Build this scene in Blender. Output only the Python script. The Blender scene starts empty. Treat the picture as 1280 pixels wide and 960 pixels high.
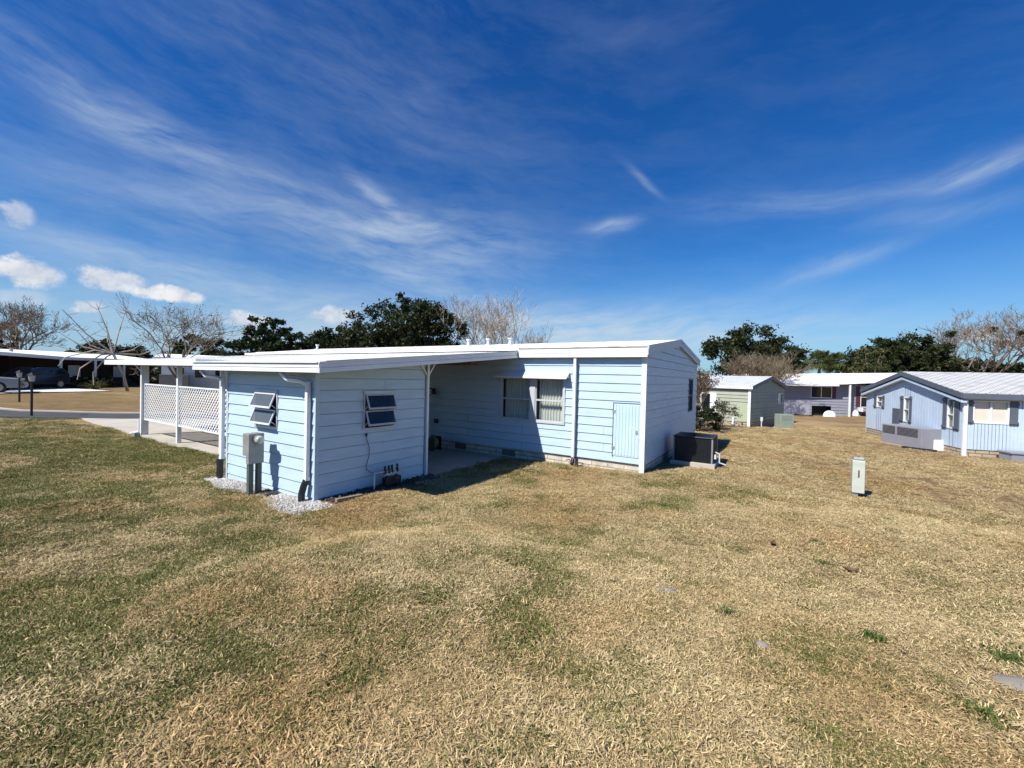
import bpy, math, random
import numpy as np
from mathutils import Vector, Matrix
R=math.radians; PI=math.pi
scene=bpy.context.scene; col=scene.collection
random.seed(11); rng=np.random.default_rng(5)

# ------------------------------------------------------------------ noise / terrain
def vnoise(x,y,s=1.0,seed=0):
    x=np.asarray(x,float)/s+seed*17.3; y=np.asarray(y,float)/s-seed*9.1
    xi=np.floor(x); yi=np.floor(y); fx=x-xi; fy=y-yi
    fx=fx*fx*(3-2*fx); fy=fy*fy*(3-2*fy)
    def h(a,b):
        v=np.sin(a*127.1+b*311.7+seed*74.7)*43758.5453; return v-np.floor(v)
    return (h(xi,yi)*(1-fx)+h(xi+1,yi)*fx)*(1-fy)+(h(xi,yi+1)*(1-fx)+h(xi+1,yi+1)*fx)*fy
def fbm(x,y,s,seed=0,o=3):
    t=0;a=.5;n=0
    for i in range(o):
        t=t+a*vnoise(x,y,s/(2**i),seed+i); n+=a; a*=.5
    return t/n
CP=np.array([(0,0,.5),(1.5,3,.42),(-3,2.5,.36),(3,6,.22),(0,6,.2),(-3,6,.1),(-5.9,3.4,.02),(-8,3.4,-.02),(-10,3.8,-.05),(-12,4.4,-.06),
 (-15,4.9,-.07),(-18,5,-.08),(-5.3,5.0,.0),(-5.8,6.5,-.03),(-5.8,8.5,-.03),(-4.5,9,.03),(-2.5,9.2,.08),(-2,12,.02),(-1,11,.02),(-2,16,.0),(1.5,11.7,-.15),
 (-1,21,-.3),(-1.5,27,-.42),(5,18,-.3),(5.9,22,-.36),(4,30,-.42),(0,33,-.6),(10,24,-.42),(10,12,-.15),(-9,1,.22),(-14,1,.12),(-14,-3,.2),(-20,2,.0),
 (-26,5,-.2),(-22,8,-.14),(-15,8,-.2),(-9,8,-.2),(-30,7,-.2),(-30,4.5,-.18),(-36,5,.08),(-45,8,.3),(-50,12,.3),(-46,18,.3),(-40,25,.2),(-25,27,0),(2,46,-.7),(8,52,-.5),(-10,22,-.2),(14,40,-.6),(20,20,-.5),(-30,-10,.1),(0,-10,.4)])
def H(x,y):
    x=np.atleast_1d(np.asarray(x,float)); y=np.atleast_1d(np.asarray(y,float))
    out=np.zeros_like(x)
    d2=(x[:,None]-CP[None,:,0])**2+(y[:,None]-CP[None,:,1])**2
    w=1/(d2+.35+.0008*(x[:,None]**2+y[:,None]**2))**2.0
    out=(w*CP[None,:,2]).sum(1)/w.sum(1)
    far=np.clip((np.hypot(x,y)-70)/120,0,1)
    out=out*(1-far)+(-.3)*far
    out+=(fbm(x,y,2.2,3)-.5)*.05*np.clip(np.hypot(x+8,y-7)/6-1,0,1)
    # shallow swale between lawn and street at the far left
    s=(x+18.5)*.62-(y-3.2)*-.0; 
    k=np.exp(-(((x+17.2)*.9+(y-3.4)*.42)/.35)**2)*np.clip((4.6-y)/1.2,0,1)
    out-=k*.10
    return out
def h(x,y): return float(H(x,y)[0])

# ------------------------------------------------------------------ materials
MATS={}
def nt(m): return m.node_tree.nodes, m.node_tree.links
def mat(name,color,rough=.6,var=.12,vscale=3.0,dirt=None,dirt_amt=.3,dirt_scale=1.3,bump=.15,bscale=60,metal=0,spec=.5,stretch=(1,1,1)):
    if name in MATS: return MATS[name]
    m=bpy.data.materials.new(name); m.use_nodes=True; N,L=nt(m); b=N['Principled BSDF']
    tc=N.new('ShaderNodeTexCoord'); mp=N.new('ShaderNodeMapping'); mp.inputs['Scale'].default_value=stretch
    L.new(tc.outputs['Object'],mp.inputs['Vector'])
    n1=N.new('ShaderNodeTexNoise'); n1.inputs['Scale'].default_value=vscale; n1.inputs['Detail'].default_value=6
    L.new(mp.outputs[0],n1.inputs['Vector'])
    r=N.new('ShaderNodeMapRange'); r.inputs[1].default_value=.3; r.inputs[2].default_value=.7; r.inputs[3].default_value=1-var; r.inputs[4].default_value=1+var
    L.new(n1.outputs[0],r.inputs[0])
    mx=N.new('ShaderNodeVectorMath'); mx.operation='SCALE'; mx.inputs[0].default_value=color; L.new(r.outputs[0],mx.inputs['Scale'])
    out=mx.outputs[0]
    if dirt:
        n2=N.new('ShaderNodeTexNoise'); n2.inputs['Scale'].default_value=dirt_scale; n2.inputs['Detail'].default_value=8; n2.inputs['Roughness'].default_value=.65
        L.new(mp.outputs[0],n2.inputs['Vector'])
        r2=N.new('ShaderNodeMapRange'); r2.inputs[1].default_value=.5; r2.inputs[2].default_value=.72; r2.inputs[3].default_value=0; r2.inputs[4].default_value=dirt_amt
        L.new(n2.outputs[0],r2.inputs[0])
        mm=N.new('ShaderNodeMix'); mm.data_type='RGBA'; mm.inputs['B'].default_value=(*dirt,1)
        L.new(out,mm.inputs['A']); L.new(r2.outputs[0],mm.inputs['Factor']); out=mm.outputs['Result']
    L.new(out,b.inputs['Base Color'])
    b.inputs['Roughness'].default_value=rough; b.inputs['Metallic'].default_value=metal; b.inputs['Specular IOR Level'].default_value=spec
    if bump:
        n3=N.new('ShaderNodeTexNoise'); n3.inputs['Scale'].default_value=bscale; n3.inputs['Detail'].default_value=4; L.new(mp.outputs[0],n3.inputs['Vector'])
        bp=N.new('ShaderNodeBump'); bp.inputs['Strength'].default_value=bump; bp.inputs['Distance'].default_value=.01
        L.new(n3.outputs[0],bp.inputs['Height']); L.new(bp.outputs[0],b.inputs['Normal'])
    MATS[name]=m; return m
def glass(name,tint=(.02,.025,.03),opa=.25,ior=1.5,tr=(.95,.97,.96)):
    m=bpy.data.materials.new(name); m.use_nodes=True; N,L=nt(m); N.remove(N['Principled BSDF']); o=N['Material Output']
    t=N.new('ShaderNodeBsdfTransparent'); t.inputs[0].default_value=(*tr,1)
    d=N.new('ShaderNodeBsdfDiffuse'); d.inputs[0].default_value=(*tint,1)
    g=N.new('ShaderNodeBsdfGlossy'); g.inputs['Roughness'].default_value=.03
    m1=N.new('ShaderNodeMixShader'); m1.inputs[0].default_value=opa; L.new(t.outputs[0],m1.inputs[1]); L.new(d.outputs[0],m1.inputs[2])
    lw=N.new('ShaderNodeLayerWeight'); lw.inputs[0].default_value=.5; pw=N.new('ShaderNodeMath'); pw.operation='POWER'; pw.inputs[1].default_value=4; L.new(lw.outputs['Facing'],pw.inputs[0])
    f=N.new('ShaderNodeMath'); f.operation='MULTIPLY_ADD'; f.inputs[1].default_value=.8; f.inputs[2].default_value=.05; L.new(pw.outputs[0],f.inputs[0])
    tc=N.new('ShaderNodeTexCoord'); n=N.new('ShaderNodeTexNoise'); n.inputs['Scale'].default_value=1.2; L.new(tc.outputs['Object'],n.inputs[0])
    bp=N.new('ShaderNodeBump'); bp.inputs['Strength'].default_value=.05; L.new(n.outputs[0],bp.inputs['Height']); L.new(bp.outputs[0],g.inputs['Normal'])
    m2=N.new('ShaderNodeMixShader'); L.new(f.outputs[0],m2.inputs[0]); L.new(m1.outputs[0],m2.inputs[1]); L.new(g.outputs[0],m2.inputs[2])
    L.new(m2.outputs[0],o.inputs[0]); MATS[name]=m; return m
def leafmat(name,c1,c2,c3=None,rough=.55,trans=.25):
    m=bpy.data.materials.new(name); m.use_nodes=True; N,L=nt(m); b=N['Principled BSDF']
    g=N.new('ShaderNodeNewGeometry'); cr=N.new('ShaderNodeValToRGB'); e=cr.color_ramp.elements
    e[0].color=(*c1,1); e[1].color=(*c2,1)
    if c3: k=cr.color_ramp.elements.new(.85); k.color=(*c2,1); e[2].color=(*c3,1)
    n=N.new('ShaderNodeTexNoise'); n.inputs['Scale'].default_value=.9; tc=N.new('ShaderNodeTexCoord'); L.new(tc.outputs['Object'],n.inputs[0])
    ad=N.new('ShaderNodeMath'); ad.operation='MULTIPLY_ADD'; ad.inputs[1].default_value=.6
    r=N.new('ShaderNodeMapRange'); r.inputs[1].default_value=.3;r.inputs[2].default_value=.7;r.inputs[3].default_value=-.1;r.inputs[4].default_value=.5
    L.new(n.outputs[0],r.inputs[0]); L.new(g.outputs['Random Per Island'],ad.inputs[0]); L.new(r.outputs[0],ad.inputs[2]); L.new(ad.outputs[0],cr.inputs[0])
    L.new(cr.outputs[0],b.inputs['Base Color']); b.inputs['Roughness'].default_value=rough; b.inputs['Specular IOR Level'].default_value=.2
    if trans<=0: MATS[name]=m; return m
    o=N['Material Output']; t=N.new('ShaderNodeBsdfTranslucent'); L.new(cr.outputs[0],t.inputs[0])
    mx=N.new('ShaderNodeMixShader'); mx.inputs[0].default_value=trans; L.new(b.outputs[0],mx.inputs[1]); L.new(t.outputs[0],mx.inputs[2]); L.new(mx.outputs[0],o.inputs[0])
    MATS[name]=m; return m
def blockmat(name,c1,c2,mortar,bw,bh,ms=.012,axis='x',bump=.6):
    m=bpy.data.materials.new(name); m.use_nodes=True; N,L=nt(m); b=N['Principled BSDF']
    tc=N.new('ShaderNodeTexCoord'); sp=N.new('ShaderNodeSeparateXYZ'); L.new(tc.outputs['Object'],sp.inputs[0]); cb=N.new('ShaderNodeCombineXYZ')
    if axis=='xy':
        ad=N.new('ShaderNodeMath'); L.new(sp.outputs[0],ad.inputs[0]); L.new(sp.outputs[1],ad.inputs[1]); L.new(ad.outputs[0],cb.inputs[0])
    else: L.new(sp.outputs[0],cb.inputs[0])
    L.new(sp.outputs[2],cb.inputs[1])
    br=N.new('ShaderNodeTexBrick'); br.inputs['Color1'].default_value=(*c1,1); br.inputs['Color2'].default_value=(*c2,1); br.inputs['Mortar'].default_value=(*mortar,1)
    br.inputs['Scale'].default_value=1; br.inputs['Brick Width'].default_value=bw; br.inputs['Row Height'].default_value=bh; br.inputs['Mortar Size'].default_value=ms; br.inputs['Mortar Smooth'].default_value=.3
    nz=N.new('ShaderNodeTexNoise'); nz.inputs['Scale'].default_value=6; nz.inputs['Detail'].default_value=6; L.new(tc.outputs['Object'],nz.inputs[0])
    va=N.new('ShaderNodeVectorMath'); va.operation='MULTIPLY_ADD'; va.inputs[1].default_value=(.03,.02,0); L.new(nz.outputs[1],va.inputs[0]); L.new(cb.outputs[0],va.inputs[2])
    L.new(va.outputs[0],br.inputs['Vector'])
    mm=N.new('ShaderNodeMix'); mm.data_type='RGBA'; mm.blend_type='MULTIPLY'; mm.inputs['Factor'].default_value=.6
    cr=N.new('ShaderNodeMapRange'); cr.inputs[1].default_value=.3;cr.inputs[2].default_value=.65;cr.inputs[3].default_value=.6;cr.inputs[4].default_value=1.1
    L.new(nz.outputs[0],cr.inputs[0]); L.new(br.outputs[0],mm.inputs['A']); L.new(cr.outputs[0],mm.inputs['B']); L.new(mm.outputs['Result'],b.inputs['Base Color'])
    b.inputs['Roughness'].default_value=.85
    sub=N.new('ShaderNodeMath'); sub.operation='MULTIPLY_ADD'; sub.inputs[1].default_value=-1.; L.new(br.outputs[1],sub.inputs[0]); L.new(nz.outputs[0],sub.inputs[2])
    bp=N.new('ShaderNodeBump'); bp.inputs['Strength'].default_value=bump; bp.inputs['Distance'].default_value=.02; L.new(sub.outputs[0],bp.inputs['Height']); L.new(bp.outputs[0],b.inputs['Normal'])
    MATS[name]=m; return m

BLUE=mat('pale_blue_siding_paint',(.49,.63,.74),.45,.07,2.,dirt=(.38,.49,.53),dirt_amt=.35,dirt_scale=.9,bump=.12,bscale=25,stretch=(1,1,6))
WHITE=mat('white_painted_metal',(.80,.81,.82),.4,.04,2.,dirt=(.5,.48,.43),dirt_amt=.25,dirt_scale=1.5,bump=.05)
WHITEROOF=mat('white_roof_coating',(.84,.84,.83),.9,.05,1.2,dirt=(.55,.52,.47),dirt_amt=.3,dirt_scale=.8,bump=.0,stretch=(.3,1,1),spec=.05)
SOFFIT=mat('soffit_panels',(.62,.64,.62),.6,.06,2.,dirt=(.4,.42,.36),dirt_amt=.3)
FRAME=mat('aluminium_window_frame',(.55,.58,.60),.5,.05,3,metal=.1,bump=.03)
RUSTY=mat('stained_gutter_lip',(.66,.62,.56),.7,.1,3,dirt=(.16,.11,.06),dirt_amt=.95,dirt_scale=2.2,stretch=(1,1,1))
GREY=mat('weathered_grey_steel',(.30,.30,.28),.5,.15,6,dirt=(.16,.15,.13),dirt_amt=.5,dirt_scale=5,metal=.2,bump=.1)
CONDUIT=mat('grey_pvc_conduit',(.09,.105,.09),.5,.1,5)
BLACK=mat('black_plastic',(.012,.012,.013),.45,.2,5,bump=.05)
DARK=mat('dark_interior',(.02,.02,.022),.9,.1,3)
CONC=mat('pale_concrete',(.50,.46,.39),.85,.1,1.5,dirt=(.3,.27,.22),dirt_amt=.5,dirt_scale=.7,bump=.3,bscale=80)
CONCW=mat('bright_concrete',(.72,.70,.66),.8,.08,1.5,bump=.2)
SKIRT=blockmat('painted_block_skirt',(.66,.60,.51),(.58,.52,.43),(.30,.26,.2),.40,.105,.010,'xy')
CURT=mat('cream_curtain',(.86,.87,.82),.8,.08,4,stretch=(6,6,.3))
GLASS=glass('window_glass',(.03,.035,.04),.06); FROST=glass('frosted_pane',(.13,.145,.15),.7,1.35); GLASSD=glass('dark_glass',(.015,.018,.02),.75)
GREEN=mat('sage_green_siding',(.34,.365,.285),.6,.06,2,dirt=(.24,.27,.17),dirt_amt=.35,dirt_scale=1.5,bump=.1)
BLUE2=mat('sky_blue_vertical_siding',(.54,.66,.79),.5,.05,2,dirt=(.38,.48,.58),dirt_amt=.25,bump=.08)
SLATE=mat('slate_blue_trim_paint',(.10,.12,.155),.55,.08,4)
TANB=blockmat('tan_block_skirt',(.50,.42,.30),(.42,.34,.24),(.2,.15,.1),.40,.12,.018,'xy')
WOODW=mat('weathered_wood',(.30,.22,.15),.8,.25,6,bump=.4,stretch=(1,8,8))
BARK=mat('grey_bark',(.16,.13,.105),.9,.25,5,bump=.6,bscale=25,stretch=(1,1,.4))
BARKL=mat('pale_bark',(.30,.26,.215),.9,.2,5,bump=.5,bscale=25,stretch=(1,1,.4))
TWIG=mat('bare_twigs',(.235,.19,.15),.9,.2,2,bump=0)
TWIGL=mat('pale_bare_twigs',(.42,.37,.30),.9,.2,2,bump=0)
TWIGB=mat('brown_bare_twigs',(.20,.155,.10),.9,.2,2,bump=0)

# ------------------------------------------------------------------ mesh builder
class MB:
    def __init__(s): s.v=[]; s.f=[]; s.m=[]; s.mi=0
    def face(s,*p):
        k=len(s.v); s.v+= [tuple(q) for q in p]; s.f.append(tuple(range(k,k+len(p)))); s.m.append(s.mi); return s
    def hexa(s,p):  # 8 corners bottom4 ccw, top4
        k=len(s.v); s.v+=[tuple(q) for q in p]
        for f in ((3,2,1,0),(4,5,6,7),(0,1,5,4),(1,2,6,5),(2,3,7,6),(3,0,4,7)):
            s.f.append(tuple(k+i for i in f)); s.m.append(s.mi)
        return s
    def box(s,x0,x1,y0,y1,z0,z1):
        return s.hexa([(x0,y0,z0),(x1,y0,z0),(x1,y1,z0),(x0,y1,z0),(x0,y0,z1),(x1,y0,z1),(x1,y1,z1),(x0,y1,z1)])
    def slab(s,a,b,c,d,t):
        t=Vector(t); q=[Vector(p) for p in (a,b,c,d)]
        return s.hexa([p for p in q]+[p+t for p in q])
    def obox(s,P,d,n,u0,u1,w0,w1,z0,z1):   # box in wall frame: u along d, w outward n
        def g(u,w,z): return (P[0]+d[0]*u+n[0]*w,P[1]+d[1]*u+n[1]*w,z)
        return s.hexa([g(u0,w1,z0),g(u1,w1,z0),g(u1,w0,z0),g(u0,w0,z0),g(u0,w1,z1),g(u1,w1,z1),g(u1,w0,z1),g(u0,w0,z1)])
    def tube(s,pts,rad,n=8,cap=True,tw=0):
        pts=[Vector(p) for p in pts]; 
        if not hasattr(rad,'__len__'): rad=[rad]*len(pts)
        k=len(s.v); prev=None
        for i,p in enumerate(pts):
            t=(pts[min(i+1,len(pts)-1)]-pts[max(i-1,0)]).normalized()
            if prev is None:
                a=Vector((0,0,1)) if abs(t.z)<.9 else Vector((1,0,0)); u=t.cross(a).normalized()
            else:
                u=(prev-t*prev.dot(t)); u=u.normalized() if u.length>1e-6 else t.orthogonal().normalized()
            prev=u; w=t.cross(u)
            for j in range(n):
                a=2*PI*(j+.5)/n+tw; s.v.append(tuple(p+(u*math.cos(a)+w*math.sin(a))*rad[i]))
        for i in range(len(pts)-1):
            for j in range(n):
                a=k+i*n+j; b=k+i*n+(j+1)%n; s.f.append((a,b,b+n,a+n)); s.m.append(s.mi)
        if cap:
            s.f.append(tuple(k+j for j in range(n))[::-1]); s.m.append(s.mi)
            s.f.append(tuple(k+(len(pts)-1)*n+j for j in range(n))); s.m.append(s.mi)
        return s
    def arrays(s,V,F,mi=0):
        k=len(s.v); s.v+=[tuple(v) for v in V]; s.f+=[tuple(int(i)+k for i in f) for f in F]; s.m+=[mi]*len(F); return s
    def bisect_keep_below(s,plane_co,plane_no): s.cut=getattr(s,'cut',[])+[(plane_co,plane_no)]; return s
    def build(s,name,mats,parent=None,org=(0,0,0),smooth=False,bevel=0):
        me=bpy.data.meshes.new(name); o=Vector(org)
        me.from_pydata([tuple(Vector(v)-o) for v in s.v],[],s.f)
        if not isinstance(mats,(list,tuple)): mats=[mats]
        for q in mats: me.materials.append(q)
        if len(mats)>1: me.polygons.foreach_set('material_index',s.m)
        if getattr(s,'cut',None):
            import bmesh
            bm=bmesh.new(); bm.from_mesh(me)
            for co,no in s.cut:
                bmesh.ops.bisect_plane(bm,geom=bm.verts[:]+bm.edges[:]+bm.faces[:],plane_co=Vector(co)-o,plane_no=no,clear_outer=True)
            bm.to_mesh(me); bm.free()
        if smooth: me.polygons.foreach_set('use_smooth',[True]*len(me.polygons))
        me.update()
        ob=bpy.data.objects.new(name,me); col.objects.link(ob)
        if parent: ob.parent=parent
        else: ob.location=o
        if bevel:
            b=ob.modifiers.new('bevel','BEVEL'); b.width=bevel; b.segments=2; b.limit_method='ANGLE'
        return ob
def tag(o,label=None,cat=None,group=None,kind=None):
    if label: o['label']=label
    if cat: o['category']=cat
    if group: o['group']=group
    if kind: o['kind']=kind
    return o
def empty(name,loc,label,cat,group=None,rz=0):
    o=bpy.data.objects.new(name,None); col.objects.link(o); o.location=loc; o.rotation_euler=(0,0,rz); o.empty_display_size=.3
    return tag(o,label,cat,group)

# ------------------------------------------------------------------ wall generators (siding)
def lap_siding(P,d,n,L,z0,z1,holes=(),reveal=.204,proud=.018,anchor=None,w0=0,gap=.010):
    mb=MB()
    if anchor is None: anchor=z0
    k=math.floor((z0-anchor)/reveal+1e-6)
    zs=[]
    def g(u,w,z): return (P[0]+d[0]*u+n[0]*(w+w0),P[1]+d[1]*u+n[1]*(w+w0),z)
    hz=sorted({z for hh in holes for z in hh[2:]})
    z=anchor+k*reveal
    while z<z1-1e-6:
        a=max(z,z0); b=min(z+reveal,z1)
        cuts=[a]+[q for q in hz if a<q<b]+[b]
        for c0,c1 in zip(cuts[:-1],cuts[1:]):
            mid=(c0+c1)/2; iv=[(0,L)]
            for (ua,ub,za,zb) in holes:
                if za<mid<zb:
                    nv=[]
                    for (s,e) in iv:
                        if ub<=s or ua>=e: nv.append((s,e)); continue
                        if ua>s: nv.append((s,ua))
                        if ub<e: nv.append((ub,e))
                    iv=nv
            o0=proud*(1-(c0-z)/reveal)+.002; o1=proud*(1-(c1-z)/reveal)+.002
            jr=random.Random(int(k*7+L*31)); iv2=[]
            for (s,e) in iv:
                js=[q for q in (jr.uniform(.4,3.6)+3.66*t+(1.83 if round((z-anchor)/reveal)%2 else 0) for t in range(6)) if s+.15<q<e-.15]
                cur=s
                for q in sorted(js): iv2.append((cur,q)); cur=q+.004
                iv2.append((cur,e))
            for (s,e) in iv2:
                top=abs(c1-(z+reveal))<1e-6 and c1-c0>.03
                ct_=c1-gap if top else c1
                ot=o1+(o0-o1)*(gap/(c1-c0)) if top else o1
                mb.face(g(s,o0,c0),g(e,o0,c0),g(e,ot,ct_),g(s,ot,ct_))
                if top:
                    mb.face(g(s,ot,ct_),g(e,ot,ct_),g(e,-.02,ct_),g(s,-.02,ct_)); mb.face(g(s,-.02,ct_),g(e,-.02,ct_),g(e,-.02,c1),g(s,-.02,c1))
                if abs(c0-z)<1e-6: mb.face(g(s,-.02,c0),g(e,-.02,c0),g(e,o0,c0),g(s,o0,c0))
        z+=reveal
    return mb
def vert_siding(P,d,n,L,z0,z1,holes=(),pitch=.205,groove=.02,depth=.012,w0=0):
    mb=MB()
    def g(u,w,z): return (P[0]+d[0]*u+n[0]*(w+w0),P[1]+d[1]*u+n[1]*(w+w0),z)
    us=[]; u=0
    while u<L:
        us.append((u,min(u+pitch-groove,L),depth)); 
        if u+pitch-groove<L: us.append((u+pitch-groove,min(u+pitch,L),0))
        u+=pitch
    hu=sorted({q for hh in holes for q in hh[:2]})
    for a,b,w in us:
        cuts=[a]+[q for q in hu if a<q<b]+[b]
        for c0,c1 in zip(cuts[:-1],cuts[1:]):
            mid=(c0+c1)/2; iv=[(z0,z1)]
            for (ua,ub,za,zb) in holes:
                if ua<mid<ub:
                    nv=[]
                    for (s,e) in iv:
                        if zb<=s or za>=e: nv.append((s,e)); continue
                        if za>s: nv.append((s,za))
                        if zb<e: nv.append((zb,e))
                    iv=nv
            for (s,e) in iv: mb.face(g(c0,w,s),g(c1,w,s),g(c1,w,e),g(c0,w,e))
        if w>0:
            mb.face(g(a,0,z0),g(a,w,z0),g(a,w,z1),g(a,0,z1)) if not any(ha[0]<a<ha[1] for ha in holes) else 0
            mb.face(g(b,0,z0),g(b,w,z0),g(b,w,z1),g(b,0,z1)) if not any(ha[0]<b<ha[1] for ha in holes) else 0
    return mb
def frame_ring(mb,P,d,n,u0,u1,z0,z1,t,w0,w1):
    mb.obox(P,d,n,u0,u0+t,w0,w1,z0,z1); mb.obox(P,d,n,u1-t,u1,w0,w1,z0,z1)
    mb.obox(P,d,n,u0+t,u1-t,w0,w1,z1-t,z1); mb.obox(P,d,n,u0+t,u1-t,w0,w1,z0,z0+t)
def curtain(P,d,n,u0,u1,z0,z1,w,amp=.025,wl=.09):
    mb=MB(); k=int((u1-u0)/.012)
    def g(i):
        u=u0+(u1-u0)*i/k; ww=w+amp*math.sin(u*2*PI/wl+1.3*math.sin(u*5.1)); return u,ww
    for i in range(k):
        (a,wa),(b,wb)=g(i),g(i+1)
        mb.face((P[0]+d[0]*a+n[0]*wa,P[1]+d[1]*a+n[1]*wa,z0),(P[0]+d[0]*b+n[0]*wb,P[1]+d[1]*b+n[1]*wb,z0),(P[0]+d[0]*b+n[0]*wb,P[1]+d[1]*b+n[1]*wb,z1),(P[0]+d[0]*a+n[0]*wa,P[1]+d[1]*a+n[1]*wa,z1))
    return mb

# ================================================================== CAMERA
cd=bpy.data.cameras.new('camera'); cam=bpy.data.objects.new('camera',cd); col.objects.link(cam); scene.camera=cam
cd.sensor_width=36; cd.lens=529/1280*36; cd.clip_end=3000; cd.clip_start=.05
yw,pt,rl=R(32.3),R(-.87),R(1.42)
fwd=Vector((-math.sin(yw)*math.cos(pt),math.cos(yw)*math.cos(pt),math.sin(pt))); rt=Vector((math.cos(yw),math.sin(yw),0)); up=rt.cross(fwd)
r2=rt*math.cos(rl)+up*math.sin(rl); u2=r2.cross(fwd)
M=Matrix((r2,u2,-fwd)).transposed().to_4x4(); M.translation=Vector((0,0,2.17)); cam.matrix_world=M

# ================================================================== LIGHT + SKY
EL,AZ=47.5,19.5
sd=Vector((math.sin(R(AZ))*math.cos(R(EL)),math.cos(R(AZ))*math.cos(R(EL)),-math.sin(R(EL))))
sl=bpy.data.lights.new('sun','SUN'); sl.energy=5.0; sl.angle=R(.5); sl.color=(1,.955,.88)
so=bpy.data.objects.new('sun',sl); col.objects.link(so); so.rotation_euler=sd.to_track_quat('-Z','Y').to_euler()
w=bpy.data.worlds.new('World'); scene.world=w; w.use_nodes=True; N,L=w.node_tree.nodes,w.node_tree.links
bg=N['Background']; bg.inputs['Strength'].default_value=.052
sky=N.new('ShaderNodeTexSky'); sky.sky_type='NISHITA'; sky.sun_disc=False; sky.sun_elevation=R(EL); sky.sun_rotation=R(180+AZ)
sky.air_density=1.0; sky.dust_density=0.0; sky.ozone_density=2.5
def node(t,**k):
    n=N.new(t)
    for a,b in k.items(): setattr(n,a,b)
    return n
def math_(op,a,b=None,c=None):
    n=node('ShaderNodeMath',operation=op)
    for i,q in enumerate((a,b,c)):
        if q is None: continue
        if isinstance(q,(int,float)): n.inputs[i].default_value=q
        else: L.new(q,n.inputs[i])
    return n.outputs[0]
hs=node('ShaderNodeHueSaturation'); hs.inputs['Saturation'].default_value=1.34; hs.inputs['Hue'].default_value=.512; hs.inputs['Value'].default_value=1.13; L.new(sky.outputs[0],hs.inputs['Color'])
tnt=node('ShaderNodeMix',data_type='RGBA',blend_type='MULTIPLY'); tnt.inputs['Factor'].default_value=1; tnt.inputs['B'].default_value=(.62,1.24,1.50,1); L.new(hs.outputs[0],tnt.inputs['A'])
tc=node('ShaderNodeTexCoord'); sp=node('ShaderNodeSeparateXYZ'); L.new(tc.outputs['Generated'],sp.inputs[0])
az=math_('ARCTAN2',sp.outputs[0],sp.outputs[1]); el=math_('ARCSINE',sp.outputs[2])
hz_=node('ShaderNodeMapRange'); hz_.inputs[1].default_value=.30; hz_.inputs[2].default_value=.0; L.new(el,hz_.inputs[0])
hp=math_('MULTIPLY',math_('POWER',hz_.outputs[0],1.8),.85)
hzm=node('ShaderNodeMix',data_type='RGBA'); L.new(hp,hzm.inputs['Factor']); L.new(tnt.outputs['Result'],hzm.inputs['A']); hzm.inputs['B'].default_value=(5.0,6.9,10.2,1)
cb=node('ShaderNodeCombineXYZ'); L.new(az,cb.inputs[0]); L.new(el,cb.inputs[1])
wn=node('ShaderNodeTexNoise'); wn.inputs['Scale'].default_value=4; wn.inputs['Detail'].default_value=3; L.new(cb.outputs[0],wn.inputs[0])
wp=node('ShaderNodeVectorMath',operation='MULTIPLY_ADD'); wp.inputs[1].default_value=(.09,.07,0); L.new(wn.outputs[1],wp.inputs[0]); 
sh=node('ShaderNodeVectorMath',operation='ADD'); sh.inputs[1].default_value=(-.045,-.035,0); L.new(cb.outputs[0],sh.inputs[0]); L.new(sh.outputs[0],wp.inputs[2]); WP=wp.outputs[0]
STREAK=[(-1.284,0.409,-0.228,0.220,0.034,0.55),(-1.231,0.177,-0.119,0.295,0.032,0.55),(-1.018,0.315,0.035,0.387,0.025,0.30),(-0.721,0.310,-0.144,0.281,0.069,0.38),
(-0.839,0.366,-0.409,0.116,0.018,0.55),(-0.810,0.235,-0.324,0.226,0.071,0.50),(-0.285,0.425,-0.766,0.052,0.009,0.30),(-0.350,0.331,0.102,0.049,0.013,0.60),(0.253,0.335,0.089,0.082,0.019,0.55),
(0.010,0.345,-0.084,0.219,0.029,0.26),(0.071,0.217,0.252,0.103,0.015,0.5),(0.228,0.277,-0.043,0.107,0.018,0.25),(-0.309,0.125,-0.030,0.461,0.050,0.62),(-1.150,0.091,0.054,0.276,0.063,0.6),
(-0.887,0.553,-0.196,0.318,0.089,0.12),(-0.292,0.665,0.013,0.188,0.030,0.06),(-0.501,0.092,0.019,0.480,0.045,0.75),(-1.249,0.291,-0.175,0.270,0.084,0.22)]
CUM=[(-1.415,0.142,0.045,0.024,0.95),(-1.429,0.226,0.024,0.021,0.55),(-1.322,0.149,0.056,0.020,0.85),(-1.242,0.136,0.060,0.015,0.95),(-1.349,0.101,0.024,0.011,0.8),(-1.123,0.102,0.056,0.017,0.75),
(-0.960,0.124,0.052,0.018,0.7),(-1.429,0.105,0.050,0.014,0.35),(-0.568,0.139,0.057,0.012,0.25),(0.269,0.084,0.025,0.011,0.6)]
FIB={-.62:None,-.2:None,.06:None,.25:None}
tot=None
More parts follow.
